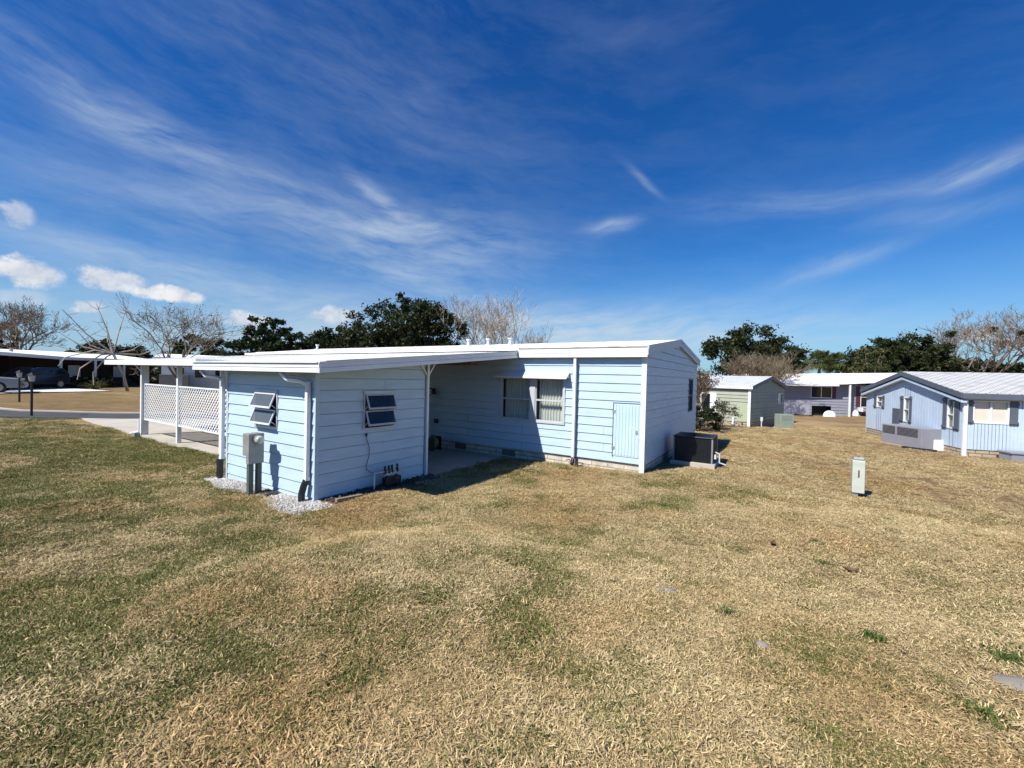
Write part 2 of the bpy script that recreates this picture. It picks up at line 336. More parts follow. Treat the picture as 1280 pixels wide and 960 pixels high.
for i,(a,e,rot,lx,ly,st) in enumerate(STREAK):
    mp=node('ShaderNodeMapping',vector_type='TEXTURE'); mp.inputs['Location'].default_value=(a,e,0); mp.inputs['Rotation'].default_value=(0,0,rot); mp.inputs['Scale'].default_value=(lx,ly,1)
    L.new(WP,mp.inputs[0]); ln=node('ShaderNodeVectorMath',operation='LENGTH'); L.new(mp.outputs[0],ln.inputs[0])
    g=math_('EXPONENT',math_('MULTIPLY',math_('POWER',ln.outputs['Value'],2.),-1.1))
    key=min(FIB,key=lambda q:abs(q-rot))
    if FIB[key] is None:
        m2=node('ShaderNodeMapping',vector_type='TEXTURE'); m2.inputs['Rotation'].default_value=(0,0,key+.1); m2.inputs['Scale'].default_value=(.36,.075,1); m2.inputs['Location'].default_value=(key*3.1,0,0); L.new(WP,m2.inputs[0])
        nz=node('ShaderNodeTexNoise'); nz.inputs['Scale'].default_value=2.0; nz.inputs['Detail'].default_value=6; nz.inputs['Roughness'].default_value=.64; L.new(m2.outputs[0],nz.inputs[0])
        mr=node('ShaderNodeMapRange'); mr.inputs[1].default_value=.28; mr.inputs[2].default_value=.74; L.new(nz.outputs[0],mr.inputs[0]); FIB[key]=mr
    mr=FIB[key]
    v=math_('MULTIPLY',math_('MULTIPLY',g,mr.outputs[0]),st*1.1)
    tot=v if tot is None else math_('ADD',tot,v)
# general veil
m3=node('ShaderNodeMapping',vector_type='TEXTURE'); m3.inputs['Rotation'].default_value=(0,0,-.15); m3.inputs['Scale'].default_value=(.8,.22,1); L.new(WP,m3.inputs[0])
nv=node('ShaderNodeTexNoise'); nv.inputs['Scale'].default_value=2.0; nv.inputs['Detail'].default_value=6; nv.inputs['Roughness'].default_value=.68; L.new(m3.outputs[0],nv.inputs[0])
mr=node('ShaderNodeMapRange'); mr.inputs[1].default_value=.42; mr.inputs[2].default_value=.82; mr.inputs[4].default_value=.20; L.new(nv.outputs[0],mr.inputs[0])
azf=node('ShaderNodeMapRange'); azf.inputs[1].default_value=-.2; azf.inputs[2].default_value=-1.2; azf.inputs[3].default_value=.35; azf.inputs[4].default_value=1; L.new(az,azf.inputs[0])
tot=math_('ADD',tot,math_('MULTIPLY',mr.outputs[0],azf.outputs[0]))
tot=math_('MINIMUM',tot,.8)
# cumulus
cn=node('ShaderNodeTexNoise'); cn.inputs['Scale'].default_value=26; cn.inputs['Detail'].default_value=5; cn.inputs['Roughness'].default_value=.6; L.new(cb.outputs[0],cn.inputs[0])
cw=node('ShaderNodeVectorMath',operation='MULTIPLY_ADD'); cw.inputs[1].default_value=(.03,.018,0); L.new(cn.outputs[1],cw.inputs[0]); L.new(cb.outputs[0],cw.inputs[2])
ct=None; shd=None
for (a,e,rx,ry,st) in CUM:
    mp=node('ShaderNodeMapping',vector_type='TEXTURE'); mp.inputs['Location'].default_value=(a+.015,e+.009,0); mp.inputs['Scale'].default_value=(rx*.86,ry*1.0,1); L.new(cw.outputs[0],mp.inputs[0])
    ln=node('ShaderNodeVectorMath',operation='LENGTH'); L.new(mp.outputs[0],ln.inputs[0])
    r_=math_('ADD',ln.outputs['Value'],math_('MULTIPLY',math_('SUBTRACT',cn.outputs[0],.5),-1.6))
    q=node('ShaderNodeMapRange'); q.interpolation_type='SMOOTHSTEP'; q.inputs[1].default_value=1.15; q.inputs[2].default_value=.55; q.inputs[4].default_value=st; L.new(r_,q.inputs[0])
    ct=q.outputs[0] if ct is None else math_('MAXIMUM',ct,q.outputs[0])
cc=node('ShaderNodeMix',data_type='RGBA'); L.new(tot,cc.inputs['Factor']); L.new(hzm.outputs['Result'],cc.inputs['A']); cc.inputs['B'].default_value=(8.2,9.8,11.5,1)
c2=node('ShaderNodeMix',data_type='RGBA'); L.new(ct,c2.inputs['Factor']); L.new(cc.outputs['Result'],c2.inputs['A'])
cr=node('ShaderNodeMapRange'); cr.inputs[1].default_value=.35; cr.inputs[2].default_value=.65; L.new(cn.outputs[0],cr.inputs[0])
c3=node('ShaderNodeMix',data_type='RGBA'); c3.inputs['A'].default_value=(7.4,8.4,10.,1); c3.inputs['B'].default_value=(13.,13.,13.2,1); L.new(cr.outputs[0],c3.inputs['Factor']); L.new(c3.outputs['Result'],c2.inputs['B'])
L.new(c2.outputs['Result'],bg.inputs['Color'])
scene.view_settings.view_transform='Standard'; scene.view_settings.look='None'; scene.view_settings.exposure=.42; scene.view_settings.gamma=1
scene.render.engine='CYCLES'; scene.cycles.max_bounces=5; scene.cycles.diffuse_bounces=1; scene.cycles.glossy_bounces=2; scene.cycles.transparent_max_bounces=8

# ================================================================== GROUND
def green_f(x,y):
    """share of living green grass (0 dry, 1 green) - real colour of the turf"""
    x=np.asarray(x,float); y=np.asarray(y,float)
    n=fbm(x,y,1.5,1,3)*.42+fbm(x,y,.34,7,2)*.58
    az=np.arctan2(x,y)
    base=.50+np.clip((-az-.55)/1.0,-1,1)*.36
    g=(n-.5)*2.3+base-.17
    r=np.hypot(x,y)
    # dry on the far right between the houses
    g-=np.clip((r-8)/8,0,1)*np.clip((az+.35)/.3,0,1)*.55
    g-=np.exp(-((x+.0)**2+(y-6.5)**2)/6)*.15
    for cx,cy,s,a in ((-1.5,7.1,.45,.6),(-1.0,7.9,.5,.4),(1.2,12.5,1.0,.5),(2.6,10.8,.9,.45),(-.6,9.3,.5,.4),(-13.5,4.2,1.6,.55),(-17,4.0,1.6,.5),(-10.3,4.3,.7,.35),(.8,2.2,.6,.35),(.3,2.0,.5,.3),(-11,1.2,1.8,.25)):
        g+=a*np.exp(-((x-cx)**2+(y-cy)**2)/s**2)
    g-=.35*np.exp(-((x+5.2)**2+(y-4.3)**2)/1.5)+.3*np.exp(-((x+2.6)**2+(y-7.6)**2)/1.2)
    return np.clip(g,0,1)
xs=np.unique(np.concatenate([np.arange(-32,14,.35),-32-np.geomspace(.5,1800,34),14+np.geomspace(.5,1800,40),]))
ys=np.unique(np.concatenate([np.arange(-3,34,.35),-3-np.geomspace(.5,1800,26),34+np.geomspace(.5,1800,40)]))
gx,gy=np.meshgrid(xs,ys); V=np.stack([gx.ravel(),gy.ravel(),H(gx.ravel(),gy.ravel())],1)
# keep the terrain under the slab and the shed floor
inside=((V[:,0]<-6.1)&(V[:,0]>-20)&(V[:,1]>5.1)&(V[:,1]<16.9))|((V[:,0]<-6.5)&(V[:,0]>-9.6)&(V[:,1]>4.2)&(V[:,1]<7))
V[inside,2]=np.minimum(V[inside,2],-.12)
nx=len(xs); ny=len(ys); idx=np.arange(nx*ny).reshape(ny,nx)
F=np.stack([idx[:-1,:-1].ravel(),idx[:-1,1:].ravel(),idx[1:,1:].ravel(),idx[1:,:-1].ravel()],1)
me=bpy.data.meshes.new('lawn'); me.from_pydata(V.tolist(),[],F.tolist()); me.polygons.foreach_set('use_smooth',[True]*len(F))
at_=me.attributes.new('green','FLOAT','POINT'); at_.data.foreach_set('value',green_f(V[:,0],V[:,1]).astype(np.float32))
def soil_f(x,y):
    s1=np.clip(((x+27.3)*-.61+(y-5.2)*.79-2.6)/.4,0,1)*(x<-5)*np.clip((fbm(x,y,6,9,2)-.15)*2.2,.35,1)
    r=np.hypot(x,y); az=np.arctan2(x,y)
    s2=np.clip((r-9)/5,0,1)*np.clip((az+.1)/.2,0,1)*np.clip((fbm(x,y,4,19,3)-.36)*4,0,.9)
    return np.clip(np.maximum(s1,s2),0,1)
a2_=me.attributes.new('soil','FLOAT','POINT'); a2_.data.foreach_set('value',soil_f(V[:,0],V[:,1]).astype(np.float32))
ground=bpy.data.objects.new('lawn',me); col.objects.link(ground); tag(ground,kind='structure')
gm=bpy.data.materials.new('dry_turf'); gm.use_nodes=True; N,L=nt(gm); b=N['Principled BSDF']; b.inputs['Roughness'].default_value=.95; b.inputs['Specular IOR Level'].default_value=.15
tcg=N.new('ShaderNodeTexCoord')
def gn_noise(s,d=5,r=.6,st=None):
    n=N.new('ShaderNodeTexNoise'); n.inputs['Scale'].default_value=s; n.inputs['Detail'].default_value=d; n.inputs['Roughness'].default_value=r; L.new(tcg.outputs['Object'],n.inputs[0]); return n.outputs[0]
cr=N.new('ShaderNodeValToRGB'); e=cr.color_ramp.elements; e[0].position=.32; e[0].color=(.11,.07,.035,1); e[1].position=.7; e[1].color=(.60,.46,.26,1); k=cr.color_ramp.elements.new(.5); k.color=(.36,.26,.135,1)
mixn=N.new('ShaderNodeMath'); mixn.operation='MULTIPLY_ADD'; mixn.inputs[1].default_value=.55; L.new(gn_noise(14,8,.75),mixn.inputs[0])
mf=N.new('ShaderNodeMath'); mf.operation='MULTIPLY'; mf.inputs[1].default_value=.45; L.new(gn_noise(.9,6,.6),mf.inputs[0]); L.new(mf.outputs[0],mixn.inputs[2]); L.new(mixn.outputs[0],cr.inputs[0])
cg=N.new('ShaderNodeValToRGB'); e=cg.color_ramp.elements; e[0].position=.35; e[0].color=(.05,.065,.018,1); e[1].position=.7; e[1].color=(.22,.235,.075,1); L.new(mixn.outputs[0],cg.inputs[0])
ga=N.new('ShaderNodeAttribute'); ga.attribute_name='green'
gth=N.new('ShaderNodeMapRange'); gth.inputs[1].default_value=.25; gth.inputs[2].default_value=.9; gth.inputs[4].default_value=.8; 
ga2=N.new('ShaderNodeMath'); ga2.operation='MULTIPLY_ADD'; ga2.inputs[1].default_value=.8; L.new(gn_noise(7,5,.7),ga2.inputs[0]); L.new(ga.outputs['Fac'],ga2.inputs[2])
sb=N.new('ShaderNodeMath'); sb.operation='SUBTRACT'; sb.inputs[1].default_value=.4; L.new(ga2.outputs[0],sb.inputs[0]); L.new(sb.outputs[0],gth.inputs[0])
mg=N.new('ShaderNodeMix'); mg.data_type='RGBA'; L.new(gth.outputs[0],mg.inputs['Factor']); L.new(cr.outputs[0],mg.inputs['A']); L.new(cg.outputs[0],mg.inputs['B'])
# orange-brown bare soil zones
on=N.new('ShaderNodeMapRange'); on.inputs[1].default_value=.5; on.inputs[2].default_value=.68; on.inputs[4].default_value=.55; L.new(gn_noise(.33,4,.55),on.inputs[0])
mo=N.new('ShaderNodeMix'); mo.data_type='RGBA'; mo.inputs['B'].default_value=(.36,.22,.10,1); L.new(on.outputs[0],mo.inputs['Factor']); L.new(mg.outputs['Result'],mo.inputs['A'])
sa=N.new('ShaderNodeAttribute'); sa.attribute_name='soil'; sc=N.new('ShaderNodeMapRange'); sc.inputs[1].default_value=.3; sc.inputs[2].default_value=.7; sc.inputs[3].default_value=.45; L.new(gn_noise(3,6,.7),sc.inputs[0])
sm=N.new('ShaderNodeMath'); sm.operation='MULTIPLY'; L.new(sa.outputs['Fac'],sm.inputs[0]); L.new(sc.outputs[0],sm.inputs[1])
ms=N.new('ShaderNodeMix'); ms.data_type='RGBA'; ms.inputs['B'].default_value=(.21,.13,.062,1); L.new(sm.outputs[0],ms.inputs['Factor']); L.new(mo.outputs['Result'],ms.inputs['A'])
L.new(ms.outputs['Result'],b.inputs['Base Color'])
bp=N.new('ShaderNodeBump'); bp.inputs['Strength'].default_value=1; bp.inputs['Distance'].default_value=.05; L.new(gn_noise(22,8,.8),bp.inputs['Height']); L.new(bp.outputs[0],b.inputs['Normal'])
me.materials.append(gm)

# ---- slab, driveway, street
def sheet(name,poly,z,m,th=.12,zf=None):
    mb=MB(); n=len(poly); P=[(x,y,(zf(x,y) if zf else z)) for x,y in poly]
    mb.face(*P)
    for i in range(n):
        a,b_=P[i],P[(i+1)%n]; mb.face((a[0],a[1],a[2]-th),(b_[0],b_[1],b_[2]-th),b_,a)
    return tag(mb.build(name,m),kind='structure')
sheet('carport_slab',[(-6.38,7.0),(-6.36,9.72),(-17.6,9.72),(-17.6,5.22),(-9.6,5.22),(-9.6,7.0)],.0,CONC,.18)
def strip(name,pts_l,pts_r,m,dz,sub=6,th=.08):
    mb=MB(); rows=[]
    for (a,b_) in zip(pts_l,pts_r):
        rows.append([(a[0]+(b_[0]-a[0])*k/sub,a[1]+(b_[1]-a[1])*k/sub) for k in range(sub+1)])
    Z=lambda p:(p[0],p[1],h(*p)+dz)
    for r0,r1 in zip(rows[:-1],rows[1:]):
        for k in range(sub): mb.face(Z(r0[k]),Z(r1[k]),Z(r1[k+1]),Z(r0[k+1]))
        for k in (0,sub):
            a,b_=Z(r0[k]),Z(r1[k]); mb.face((a[0],a[1],a[2]-th),(b_[0],b_[1],b_[2]-th),b_,a)
    return tag(mb.build(name,m,smooth=False),kind='structure')
def lerp(a,b_,n): return [(a[0]+(b_[0]-a[0])*i/n,a[1]+(b_[1]-a[1])*i/n) for i in range(n+1)]
strip('driveway',lerp((-17.6,5.22),(-26.6,5.75),14),lerp((-17.6,10.2),(-21.0,10.0),14),CONC,.05,8)
ASPH=mat('street_asphalt',(.055,.056,.06),.9,.15,2,dirt=(.1,.1,.1),dirt_amt=.3,bump=.4,bscale=90)
# street axis direction (.79,.61)
ax=(.79,.61); nrm=(-.61,.79)
def sp_(t,o): return (-27.3+ax[0]*t+nrm[0]*o,5.2+ax[1]*t+nrm[1]*o)
strip('street',[sp_(t,0) for t in range(-40,24,2)],[sp_(t,2.4) for t in range(-40,24,2)],ASPH,.06,6)
strip('kerb_strip',[sp_(t,2.42) for t in range(-40,24,2)],[sp_(t,2.65) for t in range(-40,24,2)],CONC,.12,1,.15)
# neighbour's drive
strip('neighbour_driveway',lerp((-42.6,5.2),(-53.5,2.0),8),lerp((-44.6,11.4),(-53.0,9.6),8),CONCW,.05,6)

# ================================================================== GRASS (stuff)
DRY=leafmat('dry_grass_blades',(.20,.13,.058),(.74,.585,.31),(.97,.87,.59),.6,0)
N,L=nt(DRY); b=N['Principled BSDF']; src=b.inputs['Base Color'].links[0].from_socket
gp=N.new('ShaderNodeNewGeometry'); pn=N.new('ShaderNodeTexNoise'); pn.inputs['Scale'].default_value=.42; pn.inputs['Detail'].default_value=5; L.new(gp.outputs['Position'],pn.inputs[0])
pr_=N.new('ShaderNodeMapRange'); pr_.inputs[1].default_value=.48; pr_.inputs[2].default_value=.66; pr_.inputs[4].default_value=.55; L.new(pn.outputs[0],pr_.inputs[0])
px_=N.new('ShaderNodeMix'); px_.data_type='RGBA'; px_.blend_type='MULTIPLY'; px_.inputs['B'].default_value=(.82,.60,.42,1); L.new(pr_.outputs[0],px_.inputs['Factor']); L.new(src,px_.inputs['A']); L.new(px_.outputs['Result'],b.inputs['Base Color'])
GRN=leafmat('green_grass_blades',(.075,.09,.02),(.20,.215,.055),(.42,.38,.14),.5,.2)
def clump(n,gfrac,rad,lmin,lmax,flat,seed):
    r=random.Random(seed); mb=MB()
    for i in range(n):
        g=r.random()<gfrac; mb.mi=1 if g else 0
        a=r.uniform(0,2*PI); rr=rad*math.sqrt(r.random()); bx,by=rr*math.cos(a),rr*math.sin(a)
        th=r.uniform(0,2*PI); el=R(r.uniform(15,70)) if g else R(abs(r.gauss(flat-12,18)))
        l=r.uniform(lmin,lmax)*(.85 if g else 1); wd=r.uniform(.0022,.0050)*(1.15 if g else 1)
        z0=r.uniform(0,.018)
        dx,dy,dz=math.cos(th)*math.cos(el),math.sin(th)*math.cos(el),math.sin(el)
        sx,sy=-math.sin(th+r.uniform(-.6,.6)),math.cos(th)
        p0=Vector((bx,by,z0)); bend=r.uniform(-.2,.35)*l; dirn=Vector((dx,dy,dz)); side=Vector((sx,sy,r.uniform(-.5,.5))).normalized()
        p1=p0+dirn*l*.5+Vector((0,0,bend*.25)); p2=p0+dirn*l+side*r.uniform(-.2,.2)*l+Vector((0,0,-abs(bend)*.5))
        if p2.z<0: p2.z=.003
        k=len(mb.v); mb.v+=[tuple(p0-side*wd*.5),tuple(p0+side*wd*.5),tuple(p1+side*wd*.5),tuple(p1-side*wd*.5),tuple(p2)]
        mb.f+=[(k,k+1,k+2,k+3),(k+3,k+2,k+4)]; mb.m+=[mb.mi]*2
    return mb
def raw_obj(mb,name,mats,c):
    me=bpy.data.meshes.new(name); me.from_pydata(mb.v,[],mb.f)
    for q in mats: me.materials.append(q)
    me.polygons.foreach_set('material_index',mb.m); o=bpy.data.objects.new(name,me); c.objects.link(o); return o
cl=bpy.data.collections.new('grass_clumps')
spec=[(.03,18),(.12,20),(.30,22),(.55,25),(.8,28)]
for i,(gf,fl) in enumerate(spec):
    for j in range(3):
        raw_obj(clump(180,gf,.12,.014,.043,fl,i*10+j),'clump_%02d'%(i*3+j),[DRY,GRN],cl)
def sample_grass(n):
    u=rng.random(n); 
    r0,r1=.7,34.; p=.55   # density ~ r^-(2-p)
    r=(r0**p+u*(r1**p-r0**p))**(1/p)
    a=R(-32.3)+rng.uniform(-R(62),R(62),n); 
    return r*np.sin(a),r*np.cos(a),r
X,Y,RR=sample_grass(105000)
_r=np.sqrt(rng.random(16000))*9.; _a=R(-32.3)+rng.uniform(R(62),R(298),16000); X=np.concatenate([X,_r*np.sin(_a)]); Y=np.concatenate([Y,_r*np.cos(_a)]); RR=np.concatenate([RR,_r])
ok=np.ones(len(X),bool)
def excl(x0,x1,y0,y1):
    global ok; ok&=~((X>x0)&(X<x1)&(Y>y0)&(Y<y1))
excl(-9.7,-6.45,4.1,6.95); excl(-26,-6.33,5.18,17); excl(-20.2,-2.5,9.6,16.7); excl(-2.4,-1.25,11.5,12.7)
bed=lambda x,y:((x>-9.85)&(x<-6.2)&(y>3.80+.10*np.sin(x*3.1)-.16*np.clip((x+7.6)/1.4,0,1))&(y<4.25))|((x>-6.6)&(x<-5.95)&(y>3.5+ (x+6.6)*.9)&(y<7.0)&(x<-6.05+.1*np.sin(y*2)))
ok&=~bed(X,Y)
sx_=(X+27.3)*nrm[0]+(Y-5.2)*nrm[1]; ok&=~((sx_>-.05)&(X<-5))  # beyond the street edge only shader turf
fx=(X+.0); fg=np.array([0])
def inpoly_house(x,y,P,d,W,n,Dp):
    u=(x-P[0])*d[0]+(y-P[1])*d[1]; v=(x-P[0])*n[0]+(y-P[1])*n[1]; return (u>-.1)&(u<W)&(v>-.1)&(v<Dp)
ok&=~inpoly_house(X,Y,(5.92,22.64),(-.227,.974),8,(.974,.227),14); ok&=~inpoly_house(X,Y,(-1.43,28.63),(.24,.97),7.3,(-.97,.24),12)
ok&=~((fbm(X,Y,.7,33,3)<.40)&(rng.random(len(X))<.55))
# thinner between the houses
far_right=(np.hypot(X,Y)>13)&(np.arctan2(X,Y)>-.35); ok&=~(rng.random(len(X))<soil_f(X,Y)*.8)
X,Y,RR=X[ok],Y[ok],RR[ok]; G=green_f(X,Y)+rng.normal(0,.19,len(X)); lv=np.clip((G*5).astype(int),0,4); kind=lv*3+rng.integers(0,3,len(X))
me=bpy.data.meshes.new('lawn_grass'); me.from_pydata(np.stack([X,Y,H(X,Y)-.004],1).tolist(),[],[])
def addattr(nm,tp,arr,key='value'):
    a=me.attributes.new(nm,tp,'POINT'); a.data.foreach_set(key,np.asarray(arr).ravel())
addattr('kind','INT',kind.astype(np.int32))
addattr('rot','FLOAT_VECTOR',np.stack([rng.normal(0,.1,len(X)),rng.normal(0,.1,len(X)),rng.uniform(0,6.28,len(X))],1).astype(np.float32),'vector')
scl=(rng.uniform(.65,1.35,len(X))*(1+.035*np.clip(RR-4,0,14))*(.72+.45*fbm(X,Y,.8,21,2)))
addattr('sc','FLOAT',scl.astype(np.float32))
grass=bpy.data.objects.new('lawn_grass',me); col.objects.link(grass); tag(grass,'short winter turf of straw coloured and green blades','grass',kind='stuff')
ng=bpy.data.node_groups.new('scatter','GeometryNodeTree'); ng.interface.new_socket('Geometry',in_out='INPUT',socket_type='NodeSocketGeometry'); ng.interface.new_socket('Geometry',in_out='OUTPUT',socket_type='NodeSocketGeometry')
gi=ng.nodes.new('NodeGroupInput'); go=ng.nodes.new('NodeGroupOutput'); ip=ng.nodes.new('GeometryNodeInstanceOnPoints'); ci=ng.nodes.new('GeometryNodeCollectionInfo')
ci.inputs['Collection'].default_value=cl; ci.inputs['Separate Children'].default_value=True; ci.inputs['Reset Children'].default_value=True
def na(nm,tp):
    n=ng.nodes.new('GeometryNodeInputNamedAttribute'); n.data_type=tp; n.inputs['Name'].default_value=nm; return n.outputs[0]
ng.links.new(gi.outputs[0],ip.inputs['Points']); ng.links.new(ci.outputs[0],ip.inputs['Instance']); ip.inputs['Pick Instance'].default_value=True
ng.links.new(na('kind','INT'),ip.inputs['Instance Index'])
e2r=ng.nodes.new('FunctionNodeEulerToRotation'); ng.links.new(na('rot','FLOAT_VECTOR'),e2r.inputs[0]); ng.links.new(e2r.outputs[0],ip.inputs['Rotation'])
ng.links.new(na('sc','FLOAT'),ip.inputs['Scale']); ng.links.new(ip.outputs[0],go.inputs[0])
md=grass.modifiers.new('scatter','NODES'); md.node_group=ng

# green tufts one can count, flat stones, leaves
TUFT=leafmat('bright_green_tuft',(.045,.075,.018),(.17,.23,.055),None,.5,.3)
tlist=[(.47,5.73,.16,'round green weed tuft in dry turf right of centre'),(.44,6.45,.12,'small green weed tuft just behind the round green tuft'),(-.3,3.77,.15,'dark green weed tuft left of the fallen brown leaf'),
(1.32,4.04,.22,'large green grass tuft at the right edge beside the bare grey stone'),(.61,3.89,.10,'small weed tuft in the dry turf below the fallen brown leaf'),(.25,4.25,.11,'low weed tuft between the round tuft and the foreground'),
(1.40,4.59,.12,'green weed tuft near the right edge above the large tuft'),(.98,3.27,.13,'flat green weed tuft near the bottom right corner'),(-1.53,7.13,.26,'wide green grass patch in front of the house downspout'),(1.46,8.81,.12,'green weed tuft in front of the utility pedestal')]
for i,(x,y,r_,lb) in enumerate(tlist):
    rr=random.Random(i); mb=MB()
    for k in range(int(420*r_/.15)):
        a=rr.uniform(0,2*PI); q=r_*1.1*abs(rr.gauss(0,.45)); bx,by=q*math.cos(a),q*math.sin(a)*.8; th=rr.uniform(0,2*PI); l=rr.uniform(.025,.07); el=R(rr.uniform(20,85))
        dv=Vector((math.cos(th)*math.cos(el),math.sin(th)*math.cos(el),math.sin(el))); sdv=Vector((-math.sin(th),math.cos(th),0))*.0035; p=Vector((bx,by,0)); m_=p+dv*l*.6; t_=p+dv*l+Vector((dv.x,dv.y,-.3))*l*.3
        mb.face(p-sdv,p+sdv,m_+sdv,m_-sdv); mb.face(m_-sdv,m_+sdv,t_)
    o=mb.build('grass_tuft',TUFT); o.location=(x,y,h(x,y)); tag(o,lb,'grass tuft','green tufts in the dry lawn')
STONE=mat('pale_flat_stone',(.24,.215,.18),.9,.2,12,bump=.7,bscale=30)
def blob(rx,ry,rz,seed,n=10,m=5):
    mb=MB(); r=random.Random(seed); ph=[r.uniform(0,6) for _ in range(6)]
    pts=[]
    for i in range(m+1):
        t=PI/2*i/m
        for j in range(n):
            a=2*PI*j/n; k=1+.16*math.sin(2*a+ph[0])+.1*math.sin(3*a+ph[1])+.05*math.sin(5*a+ph[2])
            pts.append((rx*math.cos(a)*math.cos(t)*k,ry*math.sin(a)*math.cos(t)*k,rz*math.sin(t)*(1+.1*math.sin(a*2+ph[3])*math.cos(t))-.01))
    F=[(i*n+j,i*n+(j+1)%n,(i+1)*n+(j+1)%n,(i+1)*n+j) for i in range(m) for j in range(n)]
    mb.arrays(pts,F); return mb
for (x,y,rx,ry,lb,sd_) in ((-.80,3.98,.10,.085,'flat pale grey stone showing in the middle of the dry lawn',1),(1.25,3.72,.13,.09,'bare grey stone at the right edge below the large green tuft',2),(-.05,3.35,.05,.05,'small dark stone sunk in the turf left of the low weed tuft',4)):
    o=blob(rx,ry,.05,sd_).build('stone',STONE,smooth=True); o.location=(x,y,h(x,y)+.005); tag(o,lb,'stone','stones in the lawn')
LEAF=mat('dead_leaf',(.13,.065,.035),.7,.2,20,bump=.2)
for x,y,lb,rz in ((.68,5.63,'curled brown dead leaf lying right of the round green tuft',.4),(-.02,6.0,'reddish brown dead leaf lying left of the round green tuft',1.4)):
    mb=MB(); S=7
    for i in range(S):
        for q in (-1,1):
            w0=.03*math.sin(PI*i/S); w1=.03*math.sin(PI*(i+1)/S); z=lambda t:.02+.03*(t-.5)**2*4
            a=(-.08+.16*i/S,0,z(i/S)); b2=(-.08+.16*(i+1)/S,0,z((i+1)/S))
            mb.face(a,b2,(b2[0],q*w1,b2[2]+.02),(a[0],q*w0,a[2]+.02))
    o=mb.build('dead_leaf',LEAF); o.location=(x,y,h(x,y)+.015); o.rotation_euler=(.1,.05,rz); tag(o,lb,'leaf','dead leaves on the lawn')

# ================================================================== MAIN HOUSE
XL,XM,YM,YB=-20.0,-2.555,9.695,16.58; YR=(YM+YB)/2
org=(XM,YM,0)
home=empty('mobile_home',org,'long pale blue mobile home with white roof, lap siding and a block skirt','house')
D=(1,0); NF=(0,-1); P0=(XL,YM)
U=lambda x:x-XL
holes=[(U(-6.47),U(-4.56),1.04,2.18)]
lap_siding(P0,D,NF,XM-XL,.245,2.78,holes,anchor=.263-.204).build('wall',BLUE,home,org)
# gable wall (faces +X)
P1=(XM,YM); D1=(0,1); N1=(1,0)
gw=lap_siding(P1,D1,N1,YB-YM,.245,3.40,[(15.02-YM,15.66-YM,1.19,2.26)],anchor=.263-.204)
sl_=.43/3.443
gw.bisect_keep_below((XM,YR,3.30),(0,-sl_,1)).bisect_keep_below((XM,YR,3.30),(0,sl_,1))
gw.build('wall',BLUE,home,org)
mb=MB(); mb.box(XL,XM-.02,YB-.02,YB,0,2.8); mb.box(XL-.02,XL,YM,YB,0,2.8); mb.face((XL,YM,2.8),(XL,YB,2.8),(XL,YR,3.28)); mb.build('wall',BLUE,home,org)
mb=MB(); mb.box(XL,XM-.05,YM+.05,YB-.05,.18,.24); mb.build('floor',DARK,home,org)
mb=MB(); mb.box(XL,XM-.04,YM+.03,YM+.12,-.5,.245); mb.box(XM-.12,XM-.03,YM+.12,YB,-.5,.245); mb.build('skirting',SKIRT,home,org)
# roof
mb=MB(); yf=YM-.14; yb=YB+.14; zr=3.40; xe=XM+.05
ze=zr-(YR-yf)*sl_
for a,b_ in ((yf,YR),(YR,yb)):
    za,zb=(ze,zr) if a<YR else (zr,ze)
    mb.slab((XL-.15,a,za-.06),(xe,a,za-.06),(xe,b_,zb-.06),(XL-.15,b_,zb-.06),(0,0,.06))
x=XL
while x<xe:   # panel ribs
    for a,b_,za,zb in ((yf,YR,ze,zr),(YR,yb,zr,ze)):
        mb.slab((x,a,za+.001),(x+.035,a,za+.001),(x+.035,b_,zb+.001),(x,b_,zb+.001),(0,0,.003))
    x+=.61
roof=mb.build('roof',WHITEROOF,home,org)
mb=MB(); mb.box(XL-.15,xe,yf+.02,YM+.3,2.735,2.75); mb.box(XL-.15,xe,YB-.1,yb,2.735,2.75); mb.build('soffit',SOFFIT,home,org)
# front fascia (only right of the carport roof) and lip
mb=MB(); mb.box(-5.86,xe+.012,yf-.022,yf+.015,2.70,2.795); mb.box(-5.86,xe+.012,yf-.010,yf+.015,2.803,2.925); mb.build('fascia',WHITE,home,org,bevel=.004)
for x in (-3.9,):
    MB().box(x,x+.05,yf-.0255,yf-.0225,2.702,2.793).build('fascia_joint',WHITE,home,org)
mb=MB(); mb.box(-5.86,xe,yf-.028,yf+.02,2.933,2.962); mb.build('gutter_lip',RUSTY,home,org)
FASC=mat('pale_blue_fascia',(.52,.60,.68),.5,.05,2,dirt=(.4,.45,.5),dirt_amt=.3)
mb=MB()
for a,b_,za,zb in ((yf-.018,YR,ze,zr),(YR,yb,zr,ze)):
    mb.slab((xe+.002,a,za-.20),(xe+.03,a,za-.20),(xe+.03,b_,zb-.20),(xe+.002,b_,zb-.20),(0,0,.205))
    mb.slab((xe+.031,a,za-.07),(xe+.042,a,za-.07),(xe+.042,b_,zb-.07),(xe+.031,b_,zb-.07),(0,0,.085))
mb.build('fascia',FASC,home,org)
mb=MB(); mb.slab((XM+.02,YR,3.2),(XM+.034,YR,3.2),(XM+.034,YB-.6,3.12-.35),(XM+.02,YB-.6,3.12-.35),(0,0,.02)) ; mb.build('gable_trim',BLUE,home,org)
